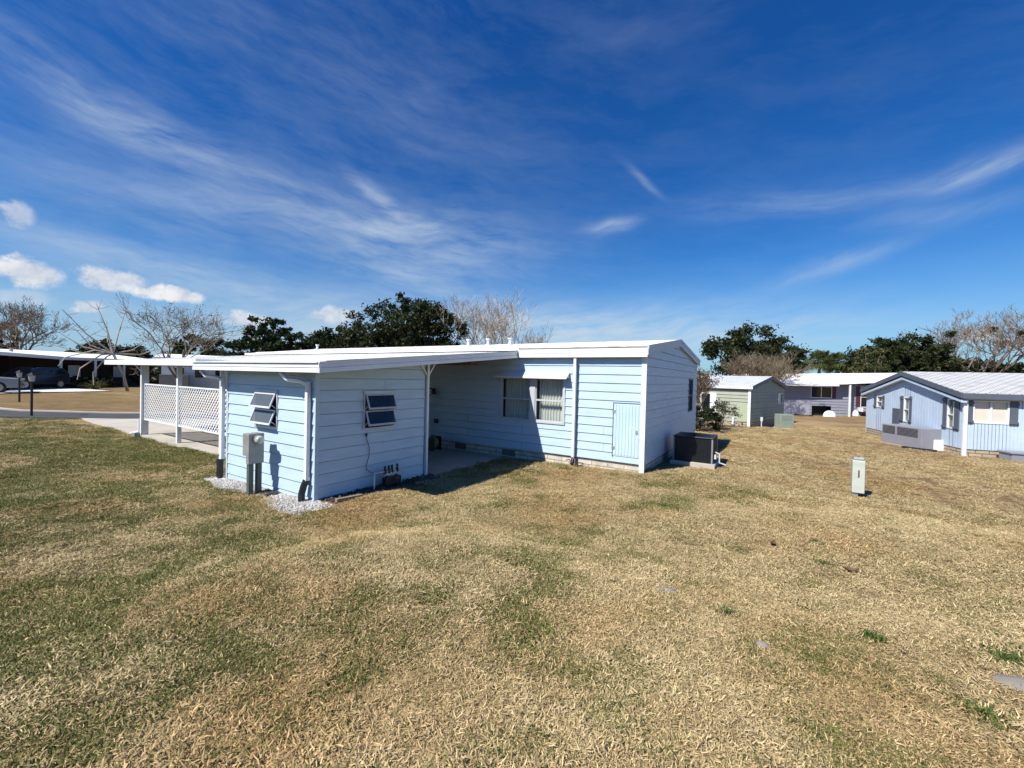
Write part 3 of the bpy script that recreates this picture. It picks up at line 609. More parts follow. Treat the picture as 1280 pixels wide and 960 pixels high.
# corner trim / downspouts
mb=MB(); mb.box(XM-.095,XM+.022,YM-.03,YM+.012,-.02,2.70); mb.build('corner_trim',WHITE,home,org,bevel=.004)
dsp=MB(); dsp.box(-4.28,-4.21,YM-.135,YM-.065,.22,2.70); dsp.build('downspout',WHITE,home,org,bevel=.008)
mb=MB(); mb.tube([(-4.245,YM-.10,.26),(-4.245,YM-.10,.14),(-4.245,YM-.16,.09)],.047,8); mb.tube([(-4.42,YM-.12,.16),(-4.36,YM-.05,.17),(-4.28,YM-.1,.12),(-4.2,YM-.16,.09),(-4.1,YM-.1,.14),(-3.98,YM-.07,.13),(-3.97,YM-.17,.1),(-4.08,YM-.22,.08)],.013,6)
mb.build('hose_fitting',BLACK,dsp,(0,0,0)) if False else mb.build('hose_fitting',BLACK,home,org,smooth=True)
# main window
fr=MB(); u0,u1,z0,z1=U(-6.5),U(-4.53),1.01,2.21
frame_ring(fr,P0,D,NF,u0,u1,z0,z1,.05,-.07,.035)
um=U(-5.47); fr.obox(P0,D,NF,um-.075,um+.075,-.07,.03,z0+.05,z1-.05)
win=fr.build('window',FRAME,home,org,bevel=.003)
for a,b_ in ((u0+.05,um-.075),(um+.075,u1-.05)):
    s=MB(); frame_ring(s,P0,D,NF,a+.002,b_-.002,z0+.052,z1-.052,.028,-.045,.01); s.obox(P0,D,NF,a+.03,b_-.03,-.04,.022,1.585,1.625); s.build('sash',FRAME,win)
    p=MB(); p.obox(P0,D,NF,a+.03,b_-.03,-.02,-.014,z0+.08,1.585); p.obox(P0,D,NF,a+.03,b_-.03,-.02,-.014,1.625,z1-.08); p.build('pane',GLASS,win)
for a,b_ in ((u0+.06,um-.1),(um+.1,u1-.06)): curtain(P0,D,NF,a,b_,z0+.02,z1+.05,-.17,.022,.085).build('curtain',CURT,win)
for o in list(win.children): # children were built with their own origin at zero
    for v in o.data.vertices: v.co-=Vector(org)
mb=MB(); mb.slab((-6.55,YM-.21,2.19),(-4.42,YM-.21,2.19),(-4.42,YM-.015,2.335),(-6.55,YM-.015,2.335),(0,0,.012)); mb.box(-6.55,-4.42,YM-.222,YM-.21,2.165,2.205)
for x in (-6.55,-4.432): mb.face((x,YM-.21,2.19),(x,YM-.015,2.335),(x,YM-.015,2.19))
mb.build('window_awning',WHITE,home,org)
# access door
def sub(mb,name,m,parent,o_=None,**k): return mb.build(name,m,parent,o_ if o_ is not None else org,**k)
mb=MB(); a,b_=-3.27,-2.655; mb.obox(P0,D,NF,U(a),U(b_),.0,.022,.40,1.63)
x=a+.03
while x<b_-.04: mb.obox(P0,D,NF,U(x),U(x+.035),.023,.031,.43,1.60); x+=.075
ad=sub(mb,'access_door',mat('access_door_paint',(.52,.68,.80),.45,.06,2),home,bevel=.003)
sub(MB().obox(P0,D,NF,U(a)-.018,U(a)-.003,.0,.03,.38,1.65).obox(P0,D,NF,U(a)-.003,U(b_),.0,.03,1.634,1.648),'door_edge',SLATE,ad)
# gable window
mb=MB(); frame_ring(mb,P1,D1,N1,15.0-YM,15.68-YM,1.17,2.28,.05,-.05,.035); mb.obox(P1,D1,N1,15.05-YM,15.63-YM,-.04,.02,1.7,1.74); gwn=sub(mb,'window',SLATE,home)
sub(MB().obox(P1,D1,N1,15.05-YM,15.63-YM,-.03,-.02,1.22,2.23),'pane',GLASSD,gwn)
for z in (.55,1.40):
    sub(MB().box(-3.30,-3.22,YM-.034,YM-.020,z,z+.07),'hinge',GREY,ad)
sub(MB().box(-2.74,-2.70,YM-.045,YM-.033,.95,1.03),'latch',GREY,ad)
# roof vents
for x,y in ((-9.56,12.1),(-8.9,12.4),(-7.7,12.0),(-19.0,12.3)):
    z=zr-(YR-y)*sl_; mb=MB(); mb.tube([(x,y,z-.02),(x,y,z+.22)],.05,10); mb.tube([(x,y,z+.2),(x,y,z+.24)],.085,10); mb.tube([(x,y,z-.0),(x,y,z+.03)],.11,10); sub(mb,'vent_pipe',WHITE,roof)
# skirt vents, wall fixtures in the carport
for x in (-7.88,-6.2): sub(MB().box(x-.2,x+.2,YM+.01,YM+.032,.04,.20),'skirt_vent',mat('dull_vent_metal',(.13,.125,.115),.7,.2,8),home)
mb=MB(); mb.box(-8.99,-8.87,YM-.06,YM-.016,1.60,1.78); mb.tube([(-8.93,YM-.05,1.74),(-8.93,YM-.2,1.80),(-8.93,YM-.3,1.70)],.02,8); mb.tube([(-8.93,YM-.3,1.72),(-8.93,YM-.3,1.56)],[.05,.09],10); sub(mb,'wall_lamp',BLACK,home)
sub(MB().box(-8.88,-8.74,YM-.05,YM-.014,.73,.85),'outlet',BLACK,home)
sub(MB().box(-9.3,-7.3,YM-.32,YM-.02,2.50,2.60),'ceiling_beam',WOODW,home)

# ================================================================== CARPORT
co=(-10.2,4.0,0)
cp=empty('carport',co,'white flat carport roof on posts with lattice panels joining the blue house','carport')
S2=(2.86-2.33)/(9.60-3.87)
def rz_(y): return 2.33+(y-3.87)*S2
mb=MB()
YE=9.56
for (xa,xb,y0) in ((-10.2,-5.93,3.89),(-20.1,-10.203,4.97)):
    mb.slab((xa,y0,rz_(y0)-.045),(xb,y0,rz_(y0)-.045),(xb,YE,rz_(YE)-.045),(xa,YE,rz_(YE)-.045),(0,0,.045))
    x=xa+.1
    while x<xb-.05:
        mb.slab((x,y0,rz_(y0)+.001),(x+.03,y0,rz_(y0)+.001),(x+.03,YE,rz_(YE)+.001),(x,YE,rz_(YE)+.001),(0,0,.0025)); x+=.405
# flashing up onto the house roof
mb.slab((-20.1,YE,rz_(YE)-.02),(-5.95,YE,rz_(YE)-.02),(-5.95,YE+.5,3.02),(-20.1,YE+.5,3.02),(0,0,.02))
cr_=mb.build('roof',WHITEROOF,cp,co)
# soffit ribs
mb=MB()
for (xa,xb,y0) in ((-10.2,-5.95,3.9),(-20.05,-10.203,4.98)):
    x=xa+.05
    while x<xb-.05:
        mb.slab((x,y0,rz_(y0)-.075),(x+.05,y0,rz_(y0)-.075),(x+.05,YE,rz_(YE)-.075),(x,YE,rz_(YE)-.075),(0,0,.028)); x+=.203
mb.build('soffit',SOFFIT,cp,co)
mb=MB()
mb.box(-10.2,-5.90,3.835,3.875,2.170,2.238); mb.box(-10.2,-5.90,3.845,3.875,2.248,2.312); mb.box(-10.2,-5.90,3.818,3.89,2.318,2.338); mb.box(-10.2,-5.90,3.868,3.876,2.238,2.318)
mb.box(-10.2,-10.17,3.876,4.97,2.17,2.40)
mb.box(-20.1,-10.205,4.92,4.955,2.275,2.35); mb.box(-20.1,-10.205,4.93,4.955,2.353,2.43)
mb.box(-20.13,-20.10,4.92,9.5,2.28,2.45)
mb.build('fascia',WHITE,cp,co,bevel=.003)
for x in (-8.6,-7.1):
    MB().box(x,x+.045,3.8325,3.8345,2.172,2.236).build('fascia_joint',WHITE,cp,co)
for x in (-18.2,-14.4,-12.1):
    MB().box(x,x+.05,4.9165,4.9195,2.277,2.348).build('fascia_joint',WHITE,cp,co)
# rake fascia on the right edge
mb=MB()
for (w_,o0,o1) in ((.03,-.16,-.088),(.018,-.084,-.012),(.036,-.009,.012)):
    mb.slab((-5.898,3.84,rz_(3.84)+o0),(-5.898+w_,3.84,rz_(3.84)+o0),(-5.898+w_,YE+.0,rz_(YE)+o0),(-5.898,YE+.0,rz_(YE)+o0),(0,0,o1-o0))
mb.build('fascia',WHITE,cp,co)
mb=MB().slab((-5.893,3.95,rz_(3.95)+.0125),(-5.860,3.95,rz_(3.95)+.0125),(-5.860,9.5,rz_(9.5)+.0125),(-5.893,9.5,rz_(9.5)+.0125),(0,0,.010)); mb.build('edge_sealant',mat('roof_edge_sealant',(.60,.60,.60),.9,.1,3,dirt=(.02,.02,.02),dirt_amt=1,dirt_scale=1.6),cp,co)
# beam under the rake above the opening and posts
def post(x,y,z0,z1,sx=.05,sy=.05,nm='post'):
    return MB().box(x-sx,x+sx,y-sy,y+sy,z0,z1).build(nm,WHITE,cp,co,bevel=.004)
post(-6.50,6.83,-.02,rz_(6.83)-.16,.03,.03)
mb=MB(); mb.tube([(-6.50,6.86,2.18),(-6.50,7.12,rz_(7.1)-.10)],.022,4).tube([(-6.50,6.80,2.18),(-6.50,6.55,rz_(6.5)-.10)],.022,4); mb.build('brace',WHITE,cp,co)
post(-17.62,5.30,-.05,rz_(5.3)-.06,.05,.10); post(-14.95,5.30,-.0,rz_(5.3)-.06,.05,.055); post(-12.3,5.30,0,rz_(5.3)-.06,.04,.05)
MB().tube([(-17.72,5.3,2.02),(-18.5,5.25,2.36)],.03,4).build('brace',WHITE,cp,co)
mb=MB(); mb.tube([(-17.75,5.22,.5),(-17.75,5.22,.10),(-17.95,5.05,.03)],.045,6); mb.build('downspout',WHITE,cp,co)
MB().box(-17.95,-17.62,5.05,5.35,-.1,.07).build('splash_block',GREY,cp,co,bevel=.01)
# lattice panels
def lattice(xa,xb,za,zb,y):
    fr=MB(); 
    for z in (za,zb-.04): fr.box(xa,xb,y-.022,y+.022,z,z+.04)
    fr.box(xa,xa+.03,y-.018,y+.018,za+.04,zb-.04); fr.box(xb-.03,xb,y-.018,y+.018,za+.04,zb-.04)
    root=fr.build('lattice_panel',WHITE,cp,co)
    sl=MB(); a0,a1,b0,b1=xa+.03,xb-.03,za+.04,zb-.04; Hh=b1-b0; wv=.034*1.414
    for sgn,yo in ((1,-.006),(-1,.006)):
        c=a0-Hh
        while c<a1+Hh:
            if sgn>0: p,q=(c,b0),(c+Hh,b1)
            else: p,q=(c+Hh,b0),(c,b1)
            # clip to x range
            def cl_(p,q):
                (x0,z0),(x1,z1)=p,q; dx=x1-x0; ts=[0,1]
                for lim,s in ((a0,1),(a1,-1)):
                    t=(lim-x0)/dx
                    if (x0-lim)*s<0 and (x1-lim)*s<0: return None
                    if (x0-lim)*s<0: ts[0]=max(ts[0],t)
                    if (x1-lim)*s<0: ts[1]=min(ts[1],t)
                if ts[1]-ts[0]<.01: return None
                return (x0+dx*ts[0],z0+(z1-z0)*ts[0]),(x0+dx*ts[1],z0+(z1-z0)*ts[1])
            r=cl_(p,q)
            if r:
                (x0,z0),(x1,z1)=r; w2=wv/2
                sl.slab((x0-w2,y+yo-.003,z0),(x0+w2,y+yo-.003,z0),(x1+w2,y+yo-.003,z1),(x1-w2,y+yo-.003,z1),(0,.006,0))
            c+=.142
    o=sl.build('slats',WHITE,root,co)
lattice(-17.5,-15.02,.49,1.68,5.28); lattice(-14.88,-12.36,.49,1.68,5.28); lattice(-12.24,-9.62,.49,1.68,5.28)

# ================================================================== SHED
s0=(-6.527,4.224,0); XA,XB,YA,YC=-9.53,-6.527,4.224,6.76
shed=empty('storage_shed',s0,'pale blue lap sided storage room with two small awning windows under the carport roof','shed')
pl=((0,3.87,2.33-.078),(0,-S2,1))
w1=lap_siding((XA,YA),(1,0),(0,-1),XB-XA,-.16,2.5,[(-8.427-XA,-7.685-XA,1.148,1.789)],anchor=.484-.204*4); w1.bisect_keep_below(*pl); w1.build('wall',BLUE,shed,s0)
w2=lap_siding((XB,YA),(0,1),(1,0),YC-YA,-.16,2.7,[(5.182-YA,5.893-YA,1.148,1.804)],anchor=.0445-.204); w2.bisect_keep_below(*pl); w2.build('wall',BLUE,shed,s0)
mb=MB(); mb.box(XA-.02,XA,YA,YC,-.2,2.6); mb.box(XA,XB,YC,YC+.02,-.2,2.7); mb.bisect_keep_below(*pl); mb.build('wall',BLUE,shed,s0)
mb=MB(); mb.box(XA+.005,XB-.005,YA+.005,YC-.005,-.2,.03); mb.build('floor',DARK,shed,s0)
mb=MB(); mb.box(XB-.02,XB+.022,YA-.024,YA+.05,-.16,2.22); mb.build('corner_trim',BLUE,shed,s0)
MB().box(XA-.022,XA+.03,YA-.024,YA+.03,-.16,2.22).build('corner_trim',BLUE,shed,s0)
def awning_window(P,d,n,ua,ub,za,zb,ang,parent,og,pm=None):
    fr=MB(); frame_ring(fr,P,d,n,ua-.025,ub+.025,za-.025,zb+.02,.035,-.06,.03); wn_=fr.build('window',FRAME,parent,og)
    MB().obox(P,d,n,ua-.03,ub+.03,.02,.045,zb-.005,zb+.045).build('head_flashing',FRAME,wn_,og)
    k=2; ph=(zb-za-.04)/k
    for i in range(k):
        zt=zb-.02-i*ph; a=R(ang); L_=ph*.96
        def g(u,s,o): # s down along pane, o thickness
            w_=.03+math.sin(a)*s+math.cos(a)*o; z=zt-math.cos(a)*s+math.sin(a)*o; return (P[0]+d[0]*u+n[0]*w_,P[1]+d[1]*u+n[1]*w_,z)
        def bar(m,u0,u1,s0_,s1_,o0,o1):
            m.hexa([g(u0,s1_,o1),g(u1,s1_,o1),g(u1,s1_,o0),g(u0,s1_,o0),g(u0,s0_,o1),g(u1,s0_,o1),g(u1,s0_,o0),g(u0,s0_,o0)])
        m=MB(); bar(m,ua+.015,ua+.04,0,L_,0,.018); bar(m,ub-.04,ub-.015,0,L_,0,.018); bar(m,ua+.04,ub-.04,0,.025,0,.018); bar(m,ua+.04,ub-.04,L_-.035,L_,0,.02)
        for u_ in (ua+.012,ub-.02):   # arms
            q0=g(u_,L_*.75,0); q1=(P[0]+d[0]*u_+n[0]*.02,P[1]+d[1]*u_+n[1]*.02,zt-L_*.95); m.tube([q0,q1],.008,4)
        ss=m.build('sash',FRAME,wn_,og)
        m=MB(); bar(m,ua+.04,ub-.04,.02,L_-.02,.006,.010); m.build('pane',pm or FROST,wn_,og)
    # mesh screen / dark backing panel a little inside the room
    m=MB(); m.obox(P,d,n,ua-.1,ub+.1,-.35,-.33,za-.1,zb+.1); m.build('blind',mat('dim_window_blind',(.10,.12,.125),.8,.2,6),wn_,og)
awning_window((XA,YA),(1,0),(0,-1),-8.427-XA,-7.685-XA,1.148,1.789,22,shed,s0)
awning_window((XB,YA),(0,1),(1,0),5.182-YA,5.893-YA,1.148,1.804,20,shed,s0,glass('dark_screen_pane',(.03,.035,.035),.6))
# downspouts of the shed gutter
for x,side in ((-9.62,-1),(-6.66,1)):
    m=MB(); m.box(x-.036,x+.036,YA-.10,YA-.035,.40,2.02); 
    m.tube([(x-.42*1 if side>0 else x-.42,3.93,2.15),(x-.30,3.97,2.05),(x-.12,4.08,2.03),(x,YA-.068,1.97),(x,YA-.068,1.88)],.042,6)
    d_=m.build('downspout',WHITE,shed,s0,bevel=.004)
    m=MB(); m.box(x-.043,x+.043,YA-.107,YA-.028,.36,.42); m.build('coupling',WHITE,d_,s0)
    m=MB()
    if side<0: m.box(x-.06,x+.03,YA-.14,YA-.05,h(x,YA)-.05,.36)
    else:
        pts=[(x,YA-.07,.37),(x-.02,YA-.10,.27),(x-.03,YA-.13,.14),(x,YA-.15,.02),(x+.05,YA-.16,-.03)]
        m.tube(pts,[.052,.055,.055,.055,.055],8)
    m.build('flexible_outlet',BLACK,d_,s0)

# ================================================================== ELECTRIC METER
def groundz(x,y): return h(x,y)
em=(-7.85,3.9,groundz(-7.85,3.9))
met=empty('electric_meter',em,'weathered grey electric meter box on two conduit legs in front of the blue wall','meter')
B=lambda *a:MB().box(*a)
xf=-7.76
main=B(-7.855,xf,3.77,4.03,.54,1.07).build('meter_box',GREY,met,em,bevel=.006)
B(-7.985,-7.858,3.775,4.02,.68,1.068).build('side_box',GREY,met,em,bevel=.006)
m=MB(); m.tube([(xf-.003,3.92,.965),(xf+.03,3.92,.965)],[.085,.085],24); m.build('meter_ring',GREY,main,em)
m=MB(); m.tube([(xf+.03,3.92,.965),(xf+.09,3.92,.965),(xf+.11,3.92,.965)],[.074,.07,.05],24); m.build('glass_dial',mat('meter_dial',(.50,.50,.44),.15,.1,12,spec=.8),main,em,smooth=True)
B(xf+.001,xf+.006,3.785,4.015,.56,.84).build('cover_plate',GREY,main,em)
for y in (3.83,3.97):
    m=MB(); m.box(-7.87,-7.78,y-.042,y+.042,em[2]-.1,.538); m.build('conduit',CONDUIT,met,em,bevel=.012)

# ================================================================== GRAVEL + DARK ROCKS
def pebbles(n,inside,bb,rmin,rmax,seed,zoff=0):
    r=random.Random(seed); mb=MB(); V=[];F=[]
    base=[(1,0,0),(-1,0,0),(0,1,0),(0,-1,0),(0,0,1),(0,0,-1)]; bf=[(0,2,4),(2,1,4),(1,3,4),(3,0,4),(2,0,5),(1,2,5),(3,1,5),(0,3,5)]
    c=0
    while c<n:
        x=r.uniform(bb[0],bb[1]); y=r.uniform(bb[2],bb[3])
        if not bool(inside(x,y)): continue
        c+=1; s=r.uniform(rmin,rmax); a=r.uniform(0,6.28); z=h(x,y)+r.uniform(0,1)*s*.7+zoff; k=len(mb.v)
        ax_,ay_,az_=s*r.uniform(.7,1.2),s*r.uniform(.6,1),s*r.uniform(.45,.8); tl=r.uniform(-.5,.5)
        for (p,q,t) in base:
            p,q,t=p*ax_*r.uniform(.8,1.15),q*ay_,t*az_; p,t=p*math.cos(tl)-t*math.sin(tl),p*math.sin(tl)+t*math.cos(tl)
            mb.v.append((x+p*math.cos(a)-q*math.sin(a),y+p*math.sin(a)+q*math.cos(a),z+t))
        for f in bf: mb.f.append(tuple(k+i for i in f)); mb.m.append(0)
    return mb
bed1=lambda x,y:(x>-9.85) and (x<-6.0) and (y>3.80+.10*math.sin(x*3.1)-.16*max(0,min(1,(x+7.6)/1.4))) and (y<4.26) 
GRAV=leafmat('white_marble_chips',(.30,.28,.25),(.62,.60,.57),(.82,.81,.79),.7,0)
tag(pebbles(5200,bed1,(-9.95,-6.0,3.3,4.26),.014,.030,3).build('white_gravel',GRAV),'bed of white marble chips along the foot of the shed wall','gravel',kind='stuff')
bed2=lambda x,y:(x>-6.55) and x<-6.08+.12*math.sin(y*2.3) and y>4.35 and y<6.9
ROCK=leafmat('dark_river_rocks',(.03,.028,.028),(.10,.09,.085),(.32,.3,.28),.8,0)
tag(pebbles(900,bed2,(-6.55,-5.9,4.3,6.9),.02,.05,8).build('river_rocks',ROCK),'dark river rocks strewn along the shaded shed wall','rocks',kind='stuff')
# small dark mulch heap at the meter foot
m=pebbles(160,lambda x,y:True,(-7.85,-7.45,3.93,4.17),.02,.035,9,.02); tag(m.build('mulch_heap',ROCK),'small heap of dark stones at the foot of the meter legs','rocks',kind='stuff')
# timber edging
m=MB(); m.slab((-6.23,4.40,.0),(-6.17,4.40,.0),(-6.10,4.86,-.01),(-6.16,4.86,-.01),(0,0,.075)); tag(m.build('edging_timber',WOODW,bevel=.006),'short weathered edging timber lying at the edge of the dark rocks','timber')
m=MB(); m.slab((-6.36,7.0,-.02),(-6.30,7.0,-.02),(-6.30,7.6,-.02),(-6.36,7.6,-.02),(0,0,.05))

# ================================================================== IRRIGATION MANIFOLD
mo=(-6.3,5.5,h(-6.3,5.5)); mf=empty('irrigation_manifold',mo,'irrigation valve manifold of white pipe with four black valves by the shaded shed wall','valve manifold')
PVC=mat('white_pvc_pipe',(.62,.64,.66),.4,.05,4,bump=0)
m=MB(); m.tube([(-6.3,5.27,-.05),(-6.3,5.27,.34)],.017,8); m.tube([(-6.3,5.27,.33),(-6.3,5.95,.30)],.016,8); m.tube([(-6.3,5.5,.27),(-6.3,5.85,.26)],.03,8); m.build('pipe',PVC,mf,mo,smooth=True)
for i,y in enumerate((5.52,5.61,5.69,5.82)):
    m=MB(); m.tube([(-6.3,y,.27),(-6.3,y,.34),(-6.3,y,.345),(-6.3,y,.40),(-6.3,y,.43)],[.032,.032,.018,.024,.015],10); m.build('valve',BLACK,mf,mo)
m=MB(); m.box(-6.36,-6.24,5.5,5.88,.06,.20); m.tube([(-6.3,5.55,-.1),(-6.3,5.55,.25)],.02,8); m.tube([(-6.3,5.8,-.1),(-6.3,5.8,.25)],.02,8); m.build('valve_body',BLACK,mf,mo,bevel=.01)
m=MB(); m.tube([(-6.26,5.88,-.05),(-6.26,5.88,.15),(-6.2,5.7,.17)],.012,6); m.build('copper_pipe',mat('dull_copper_pipe',(.2,.1,.06),.5,.2,5),mf,mo)
m=MB(); pts=[(-6.495,5.235,1.03),(-6.495,5.24,.95),(-6.49,5.30,.78),(-6.485,5.29,.62),(-6.485,5.23,.45),(-6.48,5.24,.38),(-6.45,5.36,.29),(-6.38,5.46,.28)]
m.tube(pts,.006,5); m.box(-6.512,-6.49,5.22,5.25,1.0,1.06); tag(m.build('cable',BLACK),'thin black cable hanging down the shaded shed wall to the valve manifold','cable')
# hose reel inside carport
ho=(-8.5,9.2,0); hr=empty('hose_reel',ho,'garden hose reel standing in the dim carport against the block skirt','hose reel')
m=MB()
for k in range(5):
    yy=9.08+k*.05; rr=.15
    m.tube([(-8.5+rr*math.cos(t*2*PI/16),yy,.22+rr*math.sin(t*2*PI/16)) for t in range(17)],.018,6,cap=False)
m.build('hose',mat('tan_hose',(.35,.27,.15),.6,.1,5),hr,ho,smooth=True)
m=MB(); m.box(-8.7,-8.3,9.03,9.05,.005,.40); m.box(-8.7,-8.3,9.33,9.35,.005,.40); m.tube([(-8.5,9.05,.22),(-8.5,9.33,.22)],.04,8); m.build('stand',BLACK,hr,ho)
po=MB().box(-9.15,-9.05,9.3,9.4,.0,1.75); tag(po.build('timber_post',mat('dark_brown_timber',(.05,.035,.025),.8,.2,5)),'dark brown timber post standing at the back of the carport','post')

# ================================================================== CONDENSERS
AC=mat('dark_condenser_paint',(.009,.010,.014),.4,.1,5,bump=.02); ACL=mat('condenser_corner_trim',(.30,.31,.33),.35,.1,5,metal=.3)
def condenser(x0,x1,y0,y1,z0,z1,label,body,trim,name='air_conditioner'):
    o=((x0+x1)/2,(y0+y1)/2,z0); r=empty(name,o,label,'air conditioner')
    MB().box(x0-.06,x1+.06,y0-.06,y1+.06,z0-.14,z0-.002).build('base_pad',CONC,r,o,bevel=.01)
    c=MB().box(x0+.02,x1-.02,y0+.02,y1-.02,z0,z1-.03).build('cabinet',body,r,o,bevel=.01)
    m=MB(); m.box(x0,x1,y0,y1,z1-.028,z1+.005); top=m.build('top_cover',body,r,o,bevel=.008)
    for a,b_ in ((x0,y0),(x1-.035,y0),(x0,y1-.035),(x1-.035,y1-.035)): MB().box(a,a+.035,b_,b_+.035,z0,z1-.03).build('corner_post',trim,r,o)
    m=MB(); x=x0+.05
    while x<x1-.05: m.box(x,x+.012,y0+.004,y0+.019,z0+.04,z1-.05); x+=.045
    y=y0+.05
    while y<y1-.05: m.box(x1-.019,x1-.004,y,y+.012,z0+.04,z1-.05); m.box(x0+.004,x0+.019,y,y+.012,z0+.04,z1-.05); y+=.045
    m.build('louvre_grille',body,r,o)
    m=MB(); cx,cy=o[0],o[1]
    for k in range(6): 
        rr=.08+k*.06; m.tube([(cx+rr*math.cos(t*PI/12),cy+rr*math.sin(t*PI/12),z1+.018) for t in range(25)],.004,4,cap=False)
    m.tube([(cx,cy,z1+.006),(cx,cy,z1+.03)],.06,12); m.build('fan_guard',BLACK,top,o)
    return r,o
acr,aco=condenser(-2.31,-1.36,11.6,12.55,.13,.77,'black air conditioner condenser on a pad beside the blue gable wall',AC,ACL)
m=MB(); m.tube([(-1.33,11.75,.42),(-1.22,11.75,.38),(-1.22,11.75,.16),(-1.08,11.78,.12)],.018,6); m.box(-1.34,-1.29,11.68,11.82,.25,.36); m.build('pipe_elbow',PVC,acr,aco)

# ================================================================== PEDESTAL
px,py=1.44,11.35; pz=h(px,py); pr=(px,py,pz); ped=empty('utility_pedestal',pr,'pale grey telecom pedestal standing alone in the lawn','utility box')
PED=mat('pale_green_grey_plastic',(.52,.55,.48),.55,.08,6,dirt=(.3,.3,.25),dirt_amt=.4,dirt_scale=5)
z1=2.17-(575-484.5)/529*0+0
hz=.84
MB().box(px-.105,px+.105,py-.10,py+.10,pz+.10,pz+hz-.06).build('cover',PED,ped,pr,bevel=.015)
MB().box(px-.092,px+.092,py-.088,py+.088,pz+hz-.058,pz+hz).build('cap',mat('darker_cap',(.36,.38,.35),.6,.1,5),ped,pr,bevel=.02)
MB().box(px-.10,px+.0,py-.07,py+.07,pz-.1,pz+.10).build('base_stake',GREY,ped,pr)
MB().box(px-.013,px+.013,py-.104,py-.101,pz+.43,pz+.58).build('warning_label',mat('red_brown_label',(.16,.05,.035),.6,.3,60),ped,pr)
m=MB(); m.tube([(px-.05,py,pz+hz-.002),(px-.05,py,pz+hz+.02)],.06,10); m.build('cap_knob',WOODW,ped,pr)
m=MB()
# ================================================================== GENERIC HOUSES
def gable_house(name,P,ang,Lx,W,zb,ze,zp,label,wallm,roofm,skirtm,trim,kind='lap',holes_front=(),holes_gable=(),hl=(),over=.15,skirt_h=.3,gable_side='right',reveal=.2):
    """local frame: origin near corner; x to the right along the long wall; y depth along the gable"""
    z0=P[2]; r=empty(name,P,label,'house',rz=ang)
    gen=(lambda *a,**k: lap_siding(*a,reveal=reveal,gap=.032,proud=.03,**k)) if kind=='lap' else (lambda *a,**k: vert_siding(*a,**k))
    zb-=z0; ze-=z0; zp-=z0
    s=(zp-ze)/(W/2)
    if gable_side=='right':   # long wall runs to -x, gable wall at x=0 faces +x
        xa,xb=-Lx,0; gen((-Lx,0),(1,0),(0,-1),Lx,skirt_h,ze,holes_front).build('wall',wallm,r)
        g=gen((0,0),(0,1),(1,0),W,skirt_h,zp,holes_gable)
    else:
        xa,xb=0,Lx; gen((0,0),(1,0),(0,-1),Lx,skirt_h,ze,holes_front,pitch=.102,groove=.022,depth=.016).build('wall',wallm,r)
        g=gen((0,W),(0,-1),(-1,0),W,skirt_h,zp,holes_gable)
    g.bisect_keep_below((0,W/2,zp-.07),(0,-s,1)).bisect_keep_below((0,W/2,zp-.07),(0,s,1)); g.build('wall',wallm,r)
    m=MB(); m.box(xa,xb,W-.02,W,0,ze); xo=xa if gable_side=='right' else xb; m.box(xo-.01,xo+.01,0,W,0,ze); m.face((xo,0,ze),(xo,W,ze),(xo,W/2,zp-.08)); m.build('wall',wallm,r)
    m=MB(); m.box(xa,xb,.01,.08,-.8,skirt_h); gx_=0; 
    if gable_side=='right': m.box(-.08,-.01,.08,W,-.8,skirt_h)
    else: m.box(.01,.08,.08,W,-.8,skirt_h)
    m.box(xa+.1,xb-.1,.1,W-.05,skirt_h-.05,skirt_h-.01); m.build('skirting',skirtm,r)
    m=MB(); xr0=xa-(over if gable_side!='right' else .1); xr1=xb+(over if gable_side=='right' else .1)
    zo=ze-over*s+.02
    m.slab((xr0,-over,zo),(xr1,-over,zo),(xr1,W/2,zp),(xr0,W/2,zp),(0,0,.05)); m.slab((xr0,W/2,zp),(xr1,W/2,zp),(xr1,W+over,zo),(xr0,W+over,zo),(0,0,.05))
    rf=m.build('roof',roofm,r)
    return r,rf,s,zo
# --- green house
ROOFG=bpy.data.materials.new('white_tile_pattern_roof'); ROOFG.use_nodes=True; N,L=nt(ROOFG); b=N['Principled BSDF']
def tile_roof(m,c,dark,sc,bumpd=.03,axis=1):
    N,L=nt(m); b=N['Principled BSDF']; t=N.new('ShaderNodeTexCoord'); br=N.new('ShaderNodeTexBrick'); br.inputs['Color1'].default_value=(*c,1); br.inputs['Color2'].default_value=(*[q*.93 for q in c],1); br.inputs['Mortar'].default_value=(*dark,1)
    br.inputs['Scale'].default_value=1; br.inputs['Brick Width'].default_value=sc; br.inputs['Row Height'].default_value=sc*.5; br.inputs['Mortar Size'].default_value=.02; br.inputs['Mortar Smooth'].default_value=.6
    L.new(t.outputs['Object'],br.inputs['Vector']); n=N.new('ShaderNodeTexNoise'); n.inputs['Scale'].default_value=1.5; n.inputs['Detail'].default_value=7; L.new(t.outputs['Object'],n.inputs[0])
    mr=N.new('ShaderNodeMapRange'); mr.inputs[1].default_value=.5; mr.inputs[2].default_value=.75; mr.inputs[4].default_value=.5; L.new(n.outputs[0],mr.inputs[0])
    mx=N.new('ShaderNodeMix'); mx.data_type='RGBA'; mx.inputs['B'].default_value=(*dark,1); L.new(mr.outputs[0],mx.inputs['Factor']); L.new(br.outputs[0],mx.inputs['A']); L.new(mx.outputs['Result'],b.inputs['Base Color'])
    iv=N.new('ShaderNodeMath'); iv.operation='SUBTRACT'; iv.inputs[0].default_value=1; L.new(br.outputs[1],iv.inputs[1]); bp=N.new('ShaderNodeBump'); bp.inputs['Distance'].default_value=bumpd; L.new(iv.outputs[0],bp.inputs['Height']); L.new(bp.outputs[0],b.inputs['Normal']); b.inputs['Roughness'].default_value=.6
tile_roof(ROOFG,(.66,.68,.68),(.36,.38,.37),.45)
